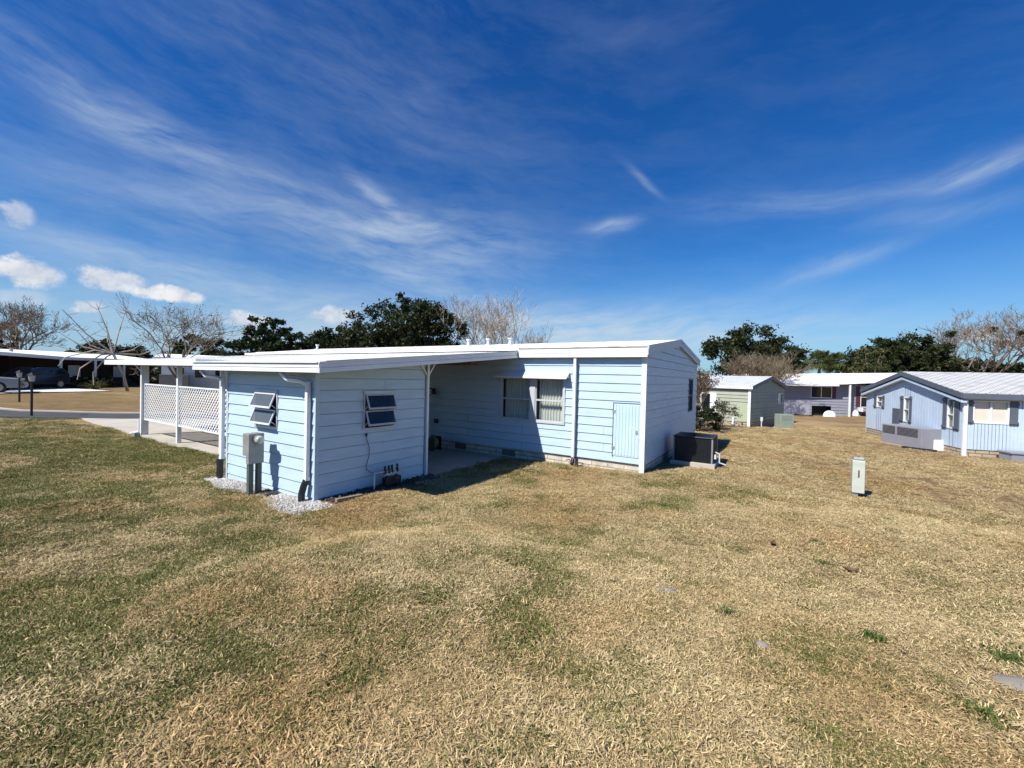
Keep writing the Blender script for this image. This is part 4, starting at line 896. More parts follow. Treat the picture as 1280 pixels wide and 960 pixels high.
GANG=math.atan2(.97,.24)-PI/2   # rotation so local +y follows the gable direction
Pg=(-1.43,28.63,-.40); 
gh,grf,gs,gzo=gable_house('green_house',Pg,GANG,11.5,7.2,-.40,1.98,2.62,'small sage green lap sided house with white roof and dark shaded gable',GREEN,ROOFG,TANB,WHITE,holes_front=[(11.5-2.85,11.5-1.95,.78,1.9)],holes_gable=[(5.55,6.65,1.25,1.93)],skirt_h=.26,reveal=.2)
def part(m,name,mt,p,**k): return m.build(name,mt,p,**k)
PF=((-11.5,0),(1,0),(0,-1))
m=MB(); m.box(-11.6,.16,-.19,-.16,2.24,2.38); part(m,'fascia',WHITE,gh)
m=MB()
for a,b_,za,zb in ((-.19,3.6,gzo,3.02),(3.6,7.39,3.02,gzo)): m.slab((.152,a,za-.16),(.18,a,za-.16),(.18,b_,zb-.16),(.152,b_,zb-.16),(0,0,.21))
part(m,'fascia',SLATE,gh)
part(MB().box(-.12,.025,-.04,.02,-.02,2.24),'corner_trim',WHITE,gh)
m=MB(); frame_ring(m,*PF,8.62,9.58,.75,1.93,.06,-.05,.04); w_=part(m,'window',WHITE,gh); part(MB().obox(*PF,8.68,9.2,-.02,-.01,.81,1.87).obox(*PF,8.66,9.2,.0,.03,1.30,1.36),'pane',GLASSD,w_); part(MB().obox(*PF,9.2,9.54,-.01,.03,.80,1.90),'shutter',WHITE,w_)
m=MB(); m.obox(*PF,10.78,11.38,.018,.04,.30,1.42); part(m,'access_door',mat('sage_access_door',(.38,.44,.30),.6,.05,3),gh,bevel=.004)
PG=((0,0),(0,1),(1,0)); m=MB(); frame_ring(m,*PG,5.5,6.7,1.22,1.96,.06,-.04,.04); w_=part(m,'window',FRAME,gh); part(MB().obox(*PG,5.56,6.64,-.02,-.01,1.28,1.9),'pane',GLASS,w_); part(MB().obox(*PG,5.5,6.7,-.1,-.08,1.2,1.98),'blind',CURT,w_)
part(MB().box(-.98,-.80,-.16,-.02,.0,.16).box(-.93,-.85,-.12,-.02,.16,.5),'splash_block',WHITE,gh)
# small grey vent posts beside the green gable
for (x,y,hh,lb) in ((-.85,29.4,.62,'thin white pipe stub standing by the corner of the green house'),(.25,31.6,.75,'pale pipe stub standing between the green gable and its air conditioner')):
    z=h(x,y); m=MB(); m.tube([(x,y,z-.1),(x,y,z+hh)],.03,8); m.box(x-.06,x+.06,y-.04,y+.04,z+hh-.25,z+hh); tag(m.build('pipe_stub',PVC),lb,'pipe')
# green house package unit
SAGE=mat('sage_metal_cabinet',(.27,.33,.27),.5,.08,4,dirt=(.18,.2,.16),dirt_amt=.3)
def package_unit(P,ang,w_,d_,h_,label,body,slots=((.1,.9,.6,.92),),dark=False,name='air_conditioner'):
    r=empty(name,P,label,'air conditioner',rz=ang)
    c=MB().box(0,w_,0,d_,.05,h_).build('cabinet',body,r,bevel=.012); MB().box(-.03,w_+.03,-.03,d_+.03,-.2,.048).build('base_pad',CONC,r)
    for (a,b_,z0,z1) in slots:
        g=MB(); g.box(a*w_,b_*w_,-.004,-.001,z0*h_,z1*h_); gr=g.build('grille',DARK if dark else body,c)
        s=MB(); x=a*w_+.02
        if dark:
            z=z0*h_+.03
            while z<z1*h_-.02: s.box(a*w_,b_*w_,-.016,-.005,z,z+.012); z+=.05
        else:
            while x<b_*w_-.02: s.box(x,x+.02,-.014,-.005,z0*h_+.02,z1*h_-.02); x+=.05
        s.build('grille_bars',body if dark else GREY,c)
    return r
package_unit((.10,30.15,h(.2,30.1)-.0),R(30),.80,.62,.86,'sage green metal air conditioner standing behind the green house gable',SAGE)

# --- right blue house
ROOFR=bpy.data.materials.new('white_shingle_roof'); ROOFR.use_nodes=True; tile_roof(ROOFR,(.66,.66,.64),(.26,.25,.22),.33,.03)
Pr=(5.92,22.64,-.36); LA=R(13.14)
uW=7.94
hf=[(.27,1.24,1.28,2.08)]
hg=[(uW-6.78,uW-6.12,1.45,2.06),(uW-4.12,uW-3.62,.93,2.08),(uW-.92,uW-.48,.96,2.12)]
rh,rrf,rs,rzo=gable_house('blue_house',Pr,LA,15.,uW,-.36,2.0,2.86,'sky blue house with dark shutters, white shingle roof and grooved vertical siding','x' and BLUE2,ROOFR,TANB,WHITE,kind='vert',holes_front=hf,holes_gable=hg,skirt_h=.26,gable_side='left',over=.2)
FL=((0,0),(1,0),(0,-1)); GL=((0,uW),(0,-1),(-1,0))
m=MB()
for a,b_,za,zb in ((-.25,uW/2,rzo-.005,3.215),(uW/2,uW+.25,3.215,rzo-.005)):
    m.slab((-.24,a,za-.15),(-.205,a,za-.15),(-.205,b_,zb-.15),(-.24,b_,zb-.15),(0,0,.2))
m.box(-.2,15.1,-.27,-.2,rzo-.17,rzo+.03)
part(m,'fascia',SLATE,rh)
m=MB()
for a,b_,za,zb in ((-.2,uW/2,rzo-.20,3.02),(uW/2,uW+.2,3.02,rzo-.20)):
    m.slab((-.2,a,za-.12),(-.03,a,za-.12),(-.03,b_,zb-.12),(-.2,b_,zb-.12),(0,0,.10))
m.build('rake_trim',BLUE2,rh)
m=MB(); m.box(0,15,-.2,-.02,rzo-.2,rzo-.17); m.build('soffit',SOFFIT,rh)
m=MB(); m.box(-.06,.06,-.10,-.02,-.02,rzo-.17); m.tube([(0,-.06,.06),(-.0,-.2,-.0)],.05,6); m.build('downspout',WHITE,rh)
def wind(F,ua,ub,za,zb,parent,mull=None,rail=None,glassm=None,blind=CURT):
    m=MB(); frame_ring(m,*F,ua-.03,ub+.03,za-.03,zb+.03,.05,-.05,.035)
    if mull: m.obox(*F,mull-.03,mull+.03,-.04,.03,za+.02,zb-.02)
    if rail: m.obox(*F,ua+.02,ub-.02,-.04,.03,rail-.02,rail+.02)
    w_=m.build('window',WHITE,parent); MB().obox(*F,ua+.02,ub-.02,-.03,-.02,za+.02,zb-.02).build('pane',glassm or GLASS,w_)
    b=MB(); z=za
    while z<zb: b.obox(*F,ua,ub,-.09,-.075,z,z+.042); z+=.05
    b.build('blind',blind,w_); return w_
def shutter(F,ua,ub,za,zb,parent):
    m=MB(); m.obox(*F,ua,ub,.015,.045,za,zb); m.obox(*F,ua-.02,ub+.02,.046,.07,za+.05,za+.13); m.obox(*F,ua-.02,ub+.02,.046,.07,zb-.13,zb-.05); return m.build('shutter',SLATE,parent)
BL1=mat('greenish_blind',(.50,.62,.54),.7,.06,3); BL2=mat('beige_blind',(.70,.64,.54),.7,.06,3)
w_=wind(FL,.27,1.24,1.28,2.08,rh,mull=.76); 
w_.children[1].data.materials[0]=BL2
shutter(FL,.075,.235,1.22,2.10,rh); shutter(FL,1.28,1.50,1.22,2.10,rh)
wind(GL,uW-6.72,uW-6.18,1.48,2.03,rh,rail=1.75,blind=BL1); shutter(GL,uW-7.02,uW-6.80,1.42,2.08,rh); shutter(GL,uW-6.12,uW-5.95,1.42,2.08,rh)
wind(GL,uW-4.10,uW-3.68,.95,2.05,rh,rail=1.5,blind=BL1); shutter(GL,uW-4.40,uW-4.16,.90,2.12,rh); shutter(GL,uW-3.64,uW-3.46,.90,2.12,rh)
wind(GL,uW-.92,uW-.55,.98,2.10,rh,rail=1.5,blind=BL1); shutter(GL,uW-1.20,uW-.98,.92,2.16,rh); shutter(GL,uW-.50,uW-.22,.92,2.16,rh)
MB().obox(*GL,uW-5.05,uW-4.45,.015,.06,.62,1.50).build('panel_cover',SLATE,rh)
MB().obox(*GL,uW-1.95,uW-1.62,.015,.10,.30,.62).build('meter_box',GREY,rh)
MB().obox(*GL,uW-1.35,uW-1.15,.015,.05,.27,.36).build('vent',DARK,rh)
# package unit in front of the gable
LGREY=mat('light_grey_cabinet',(.27,.27,.31),.5,.06,3,dirt=(.28,.28,.3),dirt_amt=.3)
package_unit((4.02,25.5,h(4.2,25)-.02),math.atan2(23.55-25.5,4.95-4.02)+.0,2.16,.85,.88,'long grey air conditioner unit with dark grilles beside the blue gable wall',LGREY,((.04,.36,.55,.95),(.42,.92,.55,.95)),True)
tag(MB().box(0,.55,0,.5,-.1,.42).build('white_utility_box',WHITE,bevel=.01),'white box on the ground between the grey air conditioner and the blue wall','box').location=(5.12,23.75,h(5.2,23.7)); 
m=MB(); m.box(0,.85,0,.62,-.1,.27); m.box(-.04,.89,-.04,.66,.272,.33); o=m.build('storage_bench',LGREY,bevel=.008); o.location=(7.0,22.05,h(7.2,22)+.0); o.rotation_euler=(0,0,LA); tag(o,'low pale grey chest with a flat lid against the skirt of the sky blue house','chest')
m=MB(); m.tube([(0,0,.02),(.5,-.35,.02),(.9,-.5,.02)],.035,6); m.tube([(0,.1,.02),(.55,-.27,.02),(.95,-.42,.02)],.035,6); o=m.build('black_pipe',BLACK); o.location=(4.4,23.6,h(4.6,23.4)+.02); tag(o,'pair of black drain pipes lying on the ground before the long grey unit','pipe')

# --- grey house far behind
GREYS=mat('blue_grey_siding',(.27,.28,.33),.6,.06,2,dirt=(.25,.27,.3),dirt_amt=.3)
Pz=(-1.5,46.5,-.72); ra=R(22)
zh=empty('grey_house',Pz,'long blue grey house with white metal roof and open carport behind the green house','house',rz=ra)
Z3=3.0
FZ=((0,0),(1,0),(0,-1))
lap_siding(*FZ,15.,.1,3.0,[(4.3,6.0,1.75,2.75),(8.4,9.7,1.0,2.8),(4.4,6.0,-.1,.98)],reveal=.26,gap=.045,proud=.03).build('wall',GREYS,zh)
MB().box(0,15,6,6.02,0,3).box(0,.02,0,6,0,3).box(14.98,15,0,6,0,3).build('wall',GREYS,zh)
m=MB(); m.slab((-1.5,-1.0,2.86),(6.2,-.8,3.0),(6.2,3,3.9),(-1.5,3,3.75),(0,0,.06)); m.slab((6.2,-.8,3.0),(16.5,-1.0,3.75),(16.5,3,4.3),(6.2,3,3.9),(0,0,.06)); m.slab((-1.5,3,3.75),(16.5,3,4.3),(16.5,6.3,3.1),(-1.5,6.3,3.1),(0,0,.06)); part(m,'roof',WHITEROOF,zh)
m=MB(); m.slab((-1.5,-1.04,2.70),(6.2,-.84,2.84),(6.2,-.8,2.84),(-1.5,-1.0,2.70),(0,0,.2)); part(m,'fascia',WHITE,zh)
wz=wind(FZ,4.3,6.0,1.75,2.75,zh,mull=5.15,glassm=GLASSD,blind=DARK); wind(FZ,8.4,9.7,1.0,2.8,zh,rail=1.9,glassm=GLASSD,blind=DARK)
MAR=mat('maroon_shutter_paint',(.08,.02,.03),.6,.1,3)
for a,b_,z0,z1 in ((6.06,6.35,1.7,2.8),(8.0,8.34,.95,2.85)): MB().obox(*FZ,a,b_,.02,.05,z0,z1).build('shutter',MAR,zh)
MB().box(1.3,4.2,-.035,-.02,.1,1.5).build('wall_panel',mat('grey_panel',(.33,.34,.40),.6,.05,2),zh)
MB().box(4.4,6.0,.5,.55,-.2,.98).build('crawl_opening',DARK,zh)
for x in (7.05,): MB().box(x,x+.12,-.8,-.68,-.1,2.98).build('post',WHITE,zh)
for (x,y,w_,hh,lb,cm) in ((3.9,48.2,.9,.55,'white covered object lying left of the grey house post',WHITE),(5.9,49.2,.5,.5,'white bucket shaped container by the post of the grey house',WHITE)):
    o=blob(w_/2,w_*.35,hh,int(x*10),12,5).build('covered_bundle',cm,smooth=True); o.location=(x,y,h(x,y)); tag(o,lb,'bundle')
# utility trailer / boat shapes near the grey house
to=(7.6,50.0,h(7.6,50)); tr=empty('utility_trailer',to,'small flat trailer with white wheels parked before the grey house','trailer',rz=R(20))
MB().box(-1.5,1.5,-.6,.6,.38,.46).build('bed',mat('rusty_red_bed',(.3,.13,.08),.7,.2,4),tr)
for s_ in (-1,1):
    m=MB(); m.tube([(-1.0*s_,-.7,.28),(-1.0*s_,-.6,.28)],.28,14); m.build('wheel',WHITE,tr)
MB().box(1.5,1.58,-.6,.6,.38,1.5).box(-1.58,-1.5,-.6,.6,.38,.75).build('side_rail',WHITE,tr)
m=MB(); m.tube([(8.1,52.0,h(8.1,52)),(8.1,52,2.4)],[.65,.5],16); tag(m.build('propane_tank',mat('pale_tank_paint',(.55,.55,.58),.5,.1,3),smooth=True),'tall pale round tank standing by the wall of the grey house','tank')

# ================================================================== LEFT NEIGHBOUR
nb=empty('neighbour_house',(-52,9,.3),'long white roofed house with a dark open carport across the street','house')
no=(-52,9,.3)
DWALL=mat('dark_green_wall',(.055,.065,.05),.8,.15,1,stretch=(6,6,.5)); BRN=mat('dark_brown_wall',(.06,.035,.025),.85,.2,2)
# carport roof, sloping, and house roof
m=MB(); m.slab((-42.0,-2.0,3.42),(-52.9,10.3,2.96),(-58.5,6.5,3.55),(-48.5,-6.0,4.2),(0,0,.05)); 
m.slab((-52.9,10.3,2.96),(-57.6,19.0,3.02),(-63.0,16.0,3.6),(-58.5,6.5,3.55),(0,0,.05)); nr=m.build('roof',WHITEROOF,nb,no)
m=MB(); m.slab((-41.97,-2.0,3.20),(-52.87,10.32,2.76),(-52.93,10.25,2.76),(-42.03,-2.07,3.20),(0,0,.26)); m.slab((-52.87,10.32,2.76),(-57.57,19.0,2.82),(-57.65,19.0,2.82),(-52.95,10.3,2.76),(0,0,.2)); m.build('fascia',WHITE,nb,no)
m=MB(); m.slab((-49.0,-5.5,0),(-58.6,6.6,0),(-58.8,6.5,0),(-49.2,-5.6,0),(0,0,3.5)); m.build('wall',DWALL,nb,no)
m=MB(); m.slab((-56.0,9.6,0),(-60.4,18.6,0),(-60.6,18.5,0),(-56.2,9.5,0),(0,0,3.2)); m.slab((-55.0,7.5,0),(-56.0,9.6,0),(-58.5,8.0,0),(-57.5,6.5,0),(0,0,3.0)); m.build('wall',BRN,nb,no)
for (x,y) in ((-52.7,10.1),(-54.0,12.6),(-55.3,15.0),(-46.8,3.6)): MB().box(x-.08,x+.08,y-.08,y+.08,.1,2.82).build('post',WHITE,nb,no)
for (x,y) in ((-54.8,11.8),(-56.5,15.4)): 
    m=MB(); m.slab((x-1.2,y-.6,1.2),(x-1.17,y-.6,1.2),(x-1.5,y+.3,1.2),(x-1.53,y+.3,1.2),(0,0,1.1)); m.build('window',WHITE,nb,no)
for k,(a,b_) in enumerate(((-47.5,3),(-50.3,6.0),(-53.4,8.6))):
    MB().tube([(a-1.5,b_-1.,3.3),(a-1.5,b_-1.,3.62)],.11,8).build('vent_pipe',GREY,nr,no)
# house behind carport (white, two storeys of windows)
wo=(-41.0,16.5,h(-41,16.5)); wh=empty('white_house',wo,'white house with small dark windows seen above the lattice panels','house',rz=R(68))
WW=mat('off_white_stucco',(.72,.72,.70),.7,.05,2)
MB().box(-3.0,3.2,0,5,-.3,2.75).build('wall',WW,wh)
m=MB(); m.slab((-3.4,-.4,2.75),(3.6,-.4,2.75),(3.6,2.5,3.1),(-3.4,2.5,3.1),(0,0,.12)); m.slab((-3.4,2.5,3.1),(3.6,2.5,3.1),(3.6,5.4,2.75),(-3.4,5.4,2.75),(0,0,.12)); m.build('roof',WHITEROOF,wh)
for x in (-2.2,-.9,.5,1.9):
    f=MB().box(x,x+.7,-.04,-.01,1.2,2.1).build('window',WHITE,wh); MB().box(x+.06,x+.64,-.06,-.045,1.26,2.04).build('pane',GLASSD,f)
MB().box(-3.0,-1.2,-2.0,-.05,.1,1.5).build('porch_screen',mat('grey_screen',(.22,.22,.21),.7,.1,3),wh)
# lamps
def lamp(x,y,hh,label):
    z=h(x,y); o=(x,y,z); r=empty('post_lamp',o,label,'lamp','lantern posts at the street')
    MB().tube([(x,y,z-.1),(x,y,z+hh-.36)],.045,8).build('post',BLACK,r,o)
    m=MB(); m.tube([(x,y,z+hh-.36),(x,y,z+hh-.33),(x,y,z+hh-.08)],[.06,.09,.13],6); l=m.build('lantern',mat('frosted_lantern_glass',(.55,.56,.55),.2,.05,4),r,o)
    m=MB(); m.tube([(x,y,z+hh-.078),(x,y,z+hh-.04),(x,y,z+hh+.06)],[.17,.15,.02],6); m.build('lantern_cap',BLACK,l,o)
lamp(-36.4,5.35,1.75,'farther black post lamp with small lantern across the street'); lamp(-28.9,4.62,1.98,'nearer black post lamp with pale lantern at the street edge')

# ================================================================== VEHICLES
TYRE=mat('tyre_rubber',(.015,.015,.015),.8,.1,5); RIM=mat('alloy_rim',(.35,.36,.38),.3,.05,5,metal=.7)
def car(P,ang,label,paint,prof,wbase,L_,W,name,cat,roofl):
    r=empty(name,P,label,cat,rz=ang)
    # prof: side outline upper body (x,z) closed lower; built as lofted sections across width with tumblehome
    def loft(pr,widths,nm,mt,par,bev=.03):
        m=MB(); n=len(pr)
        secs=[(-1,.90),(-.96,1.0),(.96,1.0),(1,.90)]
        cx=sum(p[0] for p in pr)/n; cz=sum(p[1] for p in pr)/n
        for (s,k) in secs:
            for (x,z) in pr:
                w_=widths(z); m.v.append((cx+(x-cx)*(1 if k==1 else .985),s*w_/2,cz+(z-cz)*(1 if k==1 else .97)))
        for i in range(3):
            for j in range(n): a=i*n+j; b_=i*n+(j+1)%n; m.f.append((a,b_,b_+n,a+n)); m.m.append(0)
        m.f.append(tuple(range(n))[::-1]); m.f.append(tuple(3*n+j for j in range(n))); m.m+=[0,0]
        return m.build(nm,mt,par,smooth=False,bevel=bev)
    wd=lambda z: W if z<.95 else W-(z-.95)*.55
    body=loft(prof,wd,'body',paint,r)
    loft(roofl,lambda z:W+.0-(z-.95)*.55+.012,'windows',GLASSD,body,.01)
    for x in (-wbase/2,wbase/2):
        for s in (-1,1):
            m=MB(); m.tube([(x,s*(W/2-.22),.36),(x,s*(W/2+.005),.36)],.36,20); wl=m.build('wheel',TYRE,r)
            m=MB(); m.tube([(x,s*(W/2+.006),.36),(x,s*(W/2+.02),.36)],[.24,.22],14); m.build('rim',RIM,wl)
    xf=L_/2
    HL=mat('headlight_lens',(.75,.77,.8),.1,.03,5)
    for s in (-1,1): MB().box(xf-.10,xf+.01,s*W*.33-.2,s*W*.33+.2,.78,.92).build('headlight',HL,r,bevel=.01)
    MB().box(xf-.02,xf+.025,-.42,.42,.62,.86).build('grille',RIM,r,bevel=.01)
    for s in (-1,1): MB().box(.75,.95,s*(W/2+.10)-.09,s*(W/2+.10)+.09,1.02,1.18).build('mirror',paint,r,bevel=.02)
    MB().box(xf-.05,xf+.04,-W/2+.1,W/2-.1,.32,.5).build('bumper',RIM if name=='parked_suv' else paint,r,bevel=.02)
    return r
suvp=[(-2.3,.35),(2.28,.35),(2.32,.75),(2.22,.98),(1.25,1.10),(.55,1.62),(.1,1.72),(-1.8,1.70),(-2.25,1.2)]
suvr=[(.98,1.14),(.50,1.56),(.1,1.64),(-1.75,1.62),(-2.05,1.18)]
CARB=mat('dark_blue_car_paint',(.012,.016,.03),.15,.02,2,spec=.8,bump=0); CARW=mat('pale_silver_car_paint',(.28,.32,.34),.2,.02,2,spec=.7,bump=0)
car((-50.4,8.0,h(-50.4,8)+.06),math.atan2(-.80,.62),'dark blue suv parked nose out under the neighbour carport',CARB,suvp,2.8,4.65,1.9,'parked_suv','car',suvr)
carp=[(-2.3,.32),(2.3,.32),(2.34,.7),(2.2,.92),(1.2,1.02),(.45,1.42),(-1.0,1.44),(-1.75,1.05),(-2.3,.98)]
carr=[(1.0,1.05),(.42,1.36),(-.95,1.38),(-1.5,1.06)]
car((-44.6,4.35,h(-44.6,4.35)+.06),math.atan2(.96,.25),'pale silver car at the left edge parked in the neighbour driveway',CARW,carp,2.75,4.7,1.85,'parked_car','car',carr)

# ================================================================== VEGETATION
def leaves(centers,spread,per,size,seed,flat=.0,asp=.55):
    g=np.random.default_rng(seed); C=np.repeat(np.asarray(centers),per,0); n=len(C); S=np.repeat(np.asarray(spread),per)[:,None] if hasattr(spread,'__len__') else spread
    P=C+g.normal(0,1,(n,3))*S*np.array([1,1,.75])
    a=g.normal(0,1,(n,3)); a/=np.linalg.norm(a,axis=1)[:,None]; b=g.normal(0,1,(n,3)); b-=a*(a*b).sum(1)[:,None]; b/=np.linalg.norm(b,axis=1)[:,None]
    s=size*g.uniform(.6,1.4,n)[:,None]; a=a*s; b=b*s*asp
    V=np.stack([P-a,P-b*.9,P+a,P+b*.9],1).reshape(-1,3); F=np.arange(4*n).reshape(-1,4); return V,F
def obj_arrays(name,V,F,mt,parent,org):
    me=bpy.data.meshes.new(name); V=V-np.array(org); me.vertices.add(len(V)); me.vertices.foreach_set('co',V.astype(np.float32).ravel())
    k=F.shape[1]; me.loops.add(F.size); me.loops.foreach_set('vertex_index',F.ravel().astype(np.int32)); me.polygons.add(len(F)); me.polygons.foreach_set('loop_start',np.arange(0,F.size,k,dtype=np.int32)); me.polygons.foreach_set('loop_total',np.full(len(F),k,np.int32))
    me.update(); me.validate(); me.materials.append(mt); o=bpy.data.objects.new(name,me); col.objects.link(o); o.parent=parent; return o
OAK=leafmat('live_oak_leaves',(.016,.024,.009),(.045,.058,.02),(.09,.10,.038),.5,.2)
MAG=leafmat('magnolia_leaves',(.014,.024,.010),(.035,.055,.018),(.08,.10,.045),.3,.1)
OLV=leafmat('olive_leaves',(.05,.055,.02),(.12,.12,.045),(.2,.19,.08),.6,.25)
PALM=leafmat('palm_leaves',(.035,.05,.015),(.10,.125,.035),(.26,.22,.10),.5,.15)
def crown_tree(name,x,y,w_,top,label,lm,seed,lobes,base=.25,trunk_r=.22,nclus=70,per=110,size=.13,bark=None,group=None,cat='tree',limb=True,thin=0.3):
    z=h(x,y); g=np.random.default_rng(seed); r=random.Random(seed); o=(x,y,z); root=empty(name,o,label,cat,group)
    H_=top-z; cs=[]; sp=[]
    for (lx,ly,lz,lr,lh) in lobes:   # relative: lx in widths, lz,lh in heights
        c0=np.array([x+lx*w_*.848,y+lx*w_*.53+ly*w_,z+lz*H_]); k=max(6,int(nclus*lr*1.6))
        for i in range(k):
            v=g.normal(0,1,3); v/=np.linalg.norm(v); rad=g.uniform(.45,1.0)**.6; rad*=1+g.normal(0,.07)
            p=c0+v*rad*np.array([lr*w_,lr*w_,lh*H_]); cs.append(p); sp.append(g.uniform(.4,1.1)*w_*.036)
    cs=np.array(cs); sp=np.array(sp)
    V,F=leaves(cs,sp,per,size,seed+1); obj_arrays('crown',V,F,lm,root,o)
    m=MB(); zt=z+H_*base; m.tube([(x,y,z-.2),(x+.1,y,z+(zt-z)*.5),(x,y,zt)],[trunk_r*1.25,trunk_r,trunk_r*.9],8)
    for i in range(min(len(cs),26)):
        c=cs[(i*7)%len(cs)]; mid=(np.array([x,y,zt])+c)/2+g.normal(0,.15,3)*w_*.1; m.tube([(x,y,zt-.1),tuple(mid),tuple(c)],[trunk_r*.5,trunk_r*.25,trunk_r*.06],5,cap=False)
    m.build('trunk',bark or BARK,root,o,smooth=True); return root
def bare_tree(name,x,y,height,width,label,seed,twigm,barkm,levels=6,trunk_h=.18,stems=3,trunk_r=.14,upward=.35,group=None,rmin=.012,kids=3,droop=0,mist=0,lean=None,leafy=None):
    z=h(x,y); r=random.Random(seed); o=(x,y,z); root=empty(name,o,label,'tree',group); A=MB(); B_=MB(); tips=[]; SEG=[]
    sx=width/height
    def grow(p,d,l,rad,lev):
        pts=[p]; q=p; dd=d.copy(); n=3
        for i in range(n):
            dd=(dd+Vector((r.gauss(0,.16),r.gauss(0,.16),r.gauss(0,.10)+upward*.12-droop*.1*lev))).normalized(); q=q+dd*l/n; pts.append(q)
        ra=[max(rmin,rad*(1-.42*i/n)) for i in range(n+1)]
        SEG.append((lev,pts,ra))
        if lev>=levels: tips.append(q); return
        kk=kids if lev>0 else stems+1
        for i in range(kk):
            t=r.uniform(.35,1.0) if i else 1.0; pi=pts[min(n,max(1,round(t*n)))]
            sprd=r.uniform(.35,.85); ax_=dd.orthogonal(); ax_.rotate(Matrix.Rotation(r.uniform(0,2*PI),3,dd)); nd=dd.copy(); nd.rotate(Matrix.Rotation(sprd,3,ax_))
            nd=Vector((nd.x,nd.y,nd.z*1.0+upward*.25)).normalized(); grow(pi,nd,l*r.uniform(.60,.80),max(rmin,rad*.58),lev+1)
    for s in range(1):
        grow(Vector((0,0,-.2)),Vector((lean or (0,0,1))).normalized(),trunk_h,trunk_r,-0) if False else None
    # trunk then stems
    tp=[Vector((0,0,-.2)),Vector((r.uniform(-.05,.05),r.uniform(-.05,.05),trunk_h*.5)),Vector((r.uniform(-.08,.08),r.uniform(-.08,.08),trunk_h))]
    for s in range(stems):
        a=2*PI*(s+r.uniform(-.3,.3))/stems; t=r.uniform(.25,.6)*sx*1.15; grow(tp[-1],Vector((math.cos(a)*t,math.sin(a)*t,1)).normalized(),1.0,trunk_r*.6,1)
    allv=[q for (_,p_,_r) in SEG for q in p_]
    zmax=sorted(v.z for v in allv)[int(len(allv)*.997)]; wx=sorted(math.hypot(v.x,v.y) for v in allv)[int(len(allv)*.98)]*2
    sz=(height-trunk_h)/(zmax-trunk_h) ; sw=width/wx
    def S_(v): return Vector((v.x*sw+x,v.y*sw+y,(v.z-trunk_h)*sz+trunk_h+z))
    A.tube([Vector((q.x*sw+x,q.y*sw+y,q.z+z)) for q in tp],[trunk_r*1.2,trunk_r,trunk_r*.92],8,cap=False)
    for lev,pts,ra in SEG: (A if lev<=1 else B_).tube([S_(q) for q in pts],ra,6 if lev<=1 else 3,cap=False)
    A.build('trunk',barkm,root,o,smooth=True); B_.build('branches',twigm,root,o)
    T=[(t[0]*sw+x,t[1]*sw+y,(t[2]-trunk_h)*sz+trunk_h+z) for t in tips]
    if mist:
        g=random.Random(seed+5)
        for i in range(mist):
            c=g.choice(T); V,F=leaves([c],[width*.012],340,.15,seed+i); obj_arrays('mistletoe',V,F,OAK,root,o)
    if leafy:
        g=random.Random(seed+9); cc=[g.choice(T) for _ in range(leafy[0])]; V,F=leaves(cc,leafy[1],leafy[2],leafy[3],seed+3); obj_arrays('leaves',V,F,leafy[4],root,o)
    return root
# far left
bare_tree('bare_tree',-90.8,13.5,11.6,11.,'bare spreading tree behind the white neighbour roof at the far left',21,TWIG,BARK,levels=7,trunk_h=2.5,stems=4,trunk_r=.28,rmin=.018)
crown_tree('evergreen_tree',-99.,9.5,9,9.5,'dark evergreen at the left edge behind the neighbour roof',OAK,31,[(0,0,.7,.5,.3)],nclus=60,per=120,size=.25)
crown_tree('rounded_evergreen',-66.7,17.0,7.6,5.3,'low rounded dark green tree behind the end of the neighbour roof',OAK,32,[(0,0,.55,.48,.42),(.25,0,.5,.3,.35),(-.3,0,.45,.28,.35)],nclus=130,per=150,size=.16,base=.2)
# pruned tree with whips
def whip_tree(x,y,seed):
    z=h(x,y); o=(x,y,z); root=empty('pruned_tree',o,'pale pruned tree with long bare whips in the yard across the street','tree'); r=random.Random(seed); A=MB(); B_=MB()
    px_=Vector((.155,.988,0)).normalized(); px_=Vector((.22,.97,0))
    k=Vector((x,y,z)); kn=k+px_*-.9+Vector((0,0,3.0)); A.tube([k+Vector((0,0,-.1)),k+px_*-.25+Vector((0,0,1.2)),k+px_*-.6+Vector((0,0,2.2)),kn],[.11,.085,.075,.08],8)
    whips=[(-3.6,6.2,.05),(-2.0,6.8,.05),(.1,7.0,.045),(-3.9,4.6,.04),(-1.2,5.6,.04),(1.6,4.4,.04),(-4.4,3.6,.04),(2.1,3.7,.035),(-3.0,4.9,.035)]
    for a,b_,rr in whips:
        e=k+px_*a+Vector((r.uniform(-1,1),0,b_)); m_=(kn+e)/2+Vector((0,0,-.35 if b_<6 else -.1))+px_*r.uniform(-.2,.2)
        B_.tube([kn,m_,e],[.075,.045,rr*.3],5,cap=False)
        for q in range(5):
            t=r.uniform(.3,.95); s=kn.lerp(e,t); f=s+px_*r.uniform(-.9,.9)+Vector((r.uniform(-.3,.3),0,r.uniform(.0,.9))); B_.tube([s,(s+f)/2+Vector((0,0,-.08)),f],[.022,.018,.01],4,cap=False)
    for a,b_ in ((-2.9,.9),(-2.0,.5),(-3.9,1.9)):   # drooping limbs
        e=k+px_*a+Vector((0,0,b_)); m1=kn.lerp(e,.35)+Vector((0,0,.6)); m2=kn.lerp(e,.8)+px_*(-.25 if a<-1 else .2)+Vector((0,0,.45)); B_.tube([kn,m1,m2,e],[.06,.05,.04,.025],5,cap=False)
    A.build('trunk',BARKL,root,o,smooth=True); B_.build('branches',TWIGL,root,o)
whip_tree(-44.8,12.4,4)
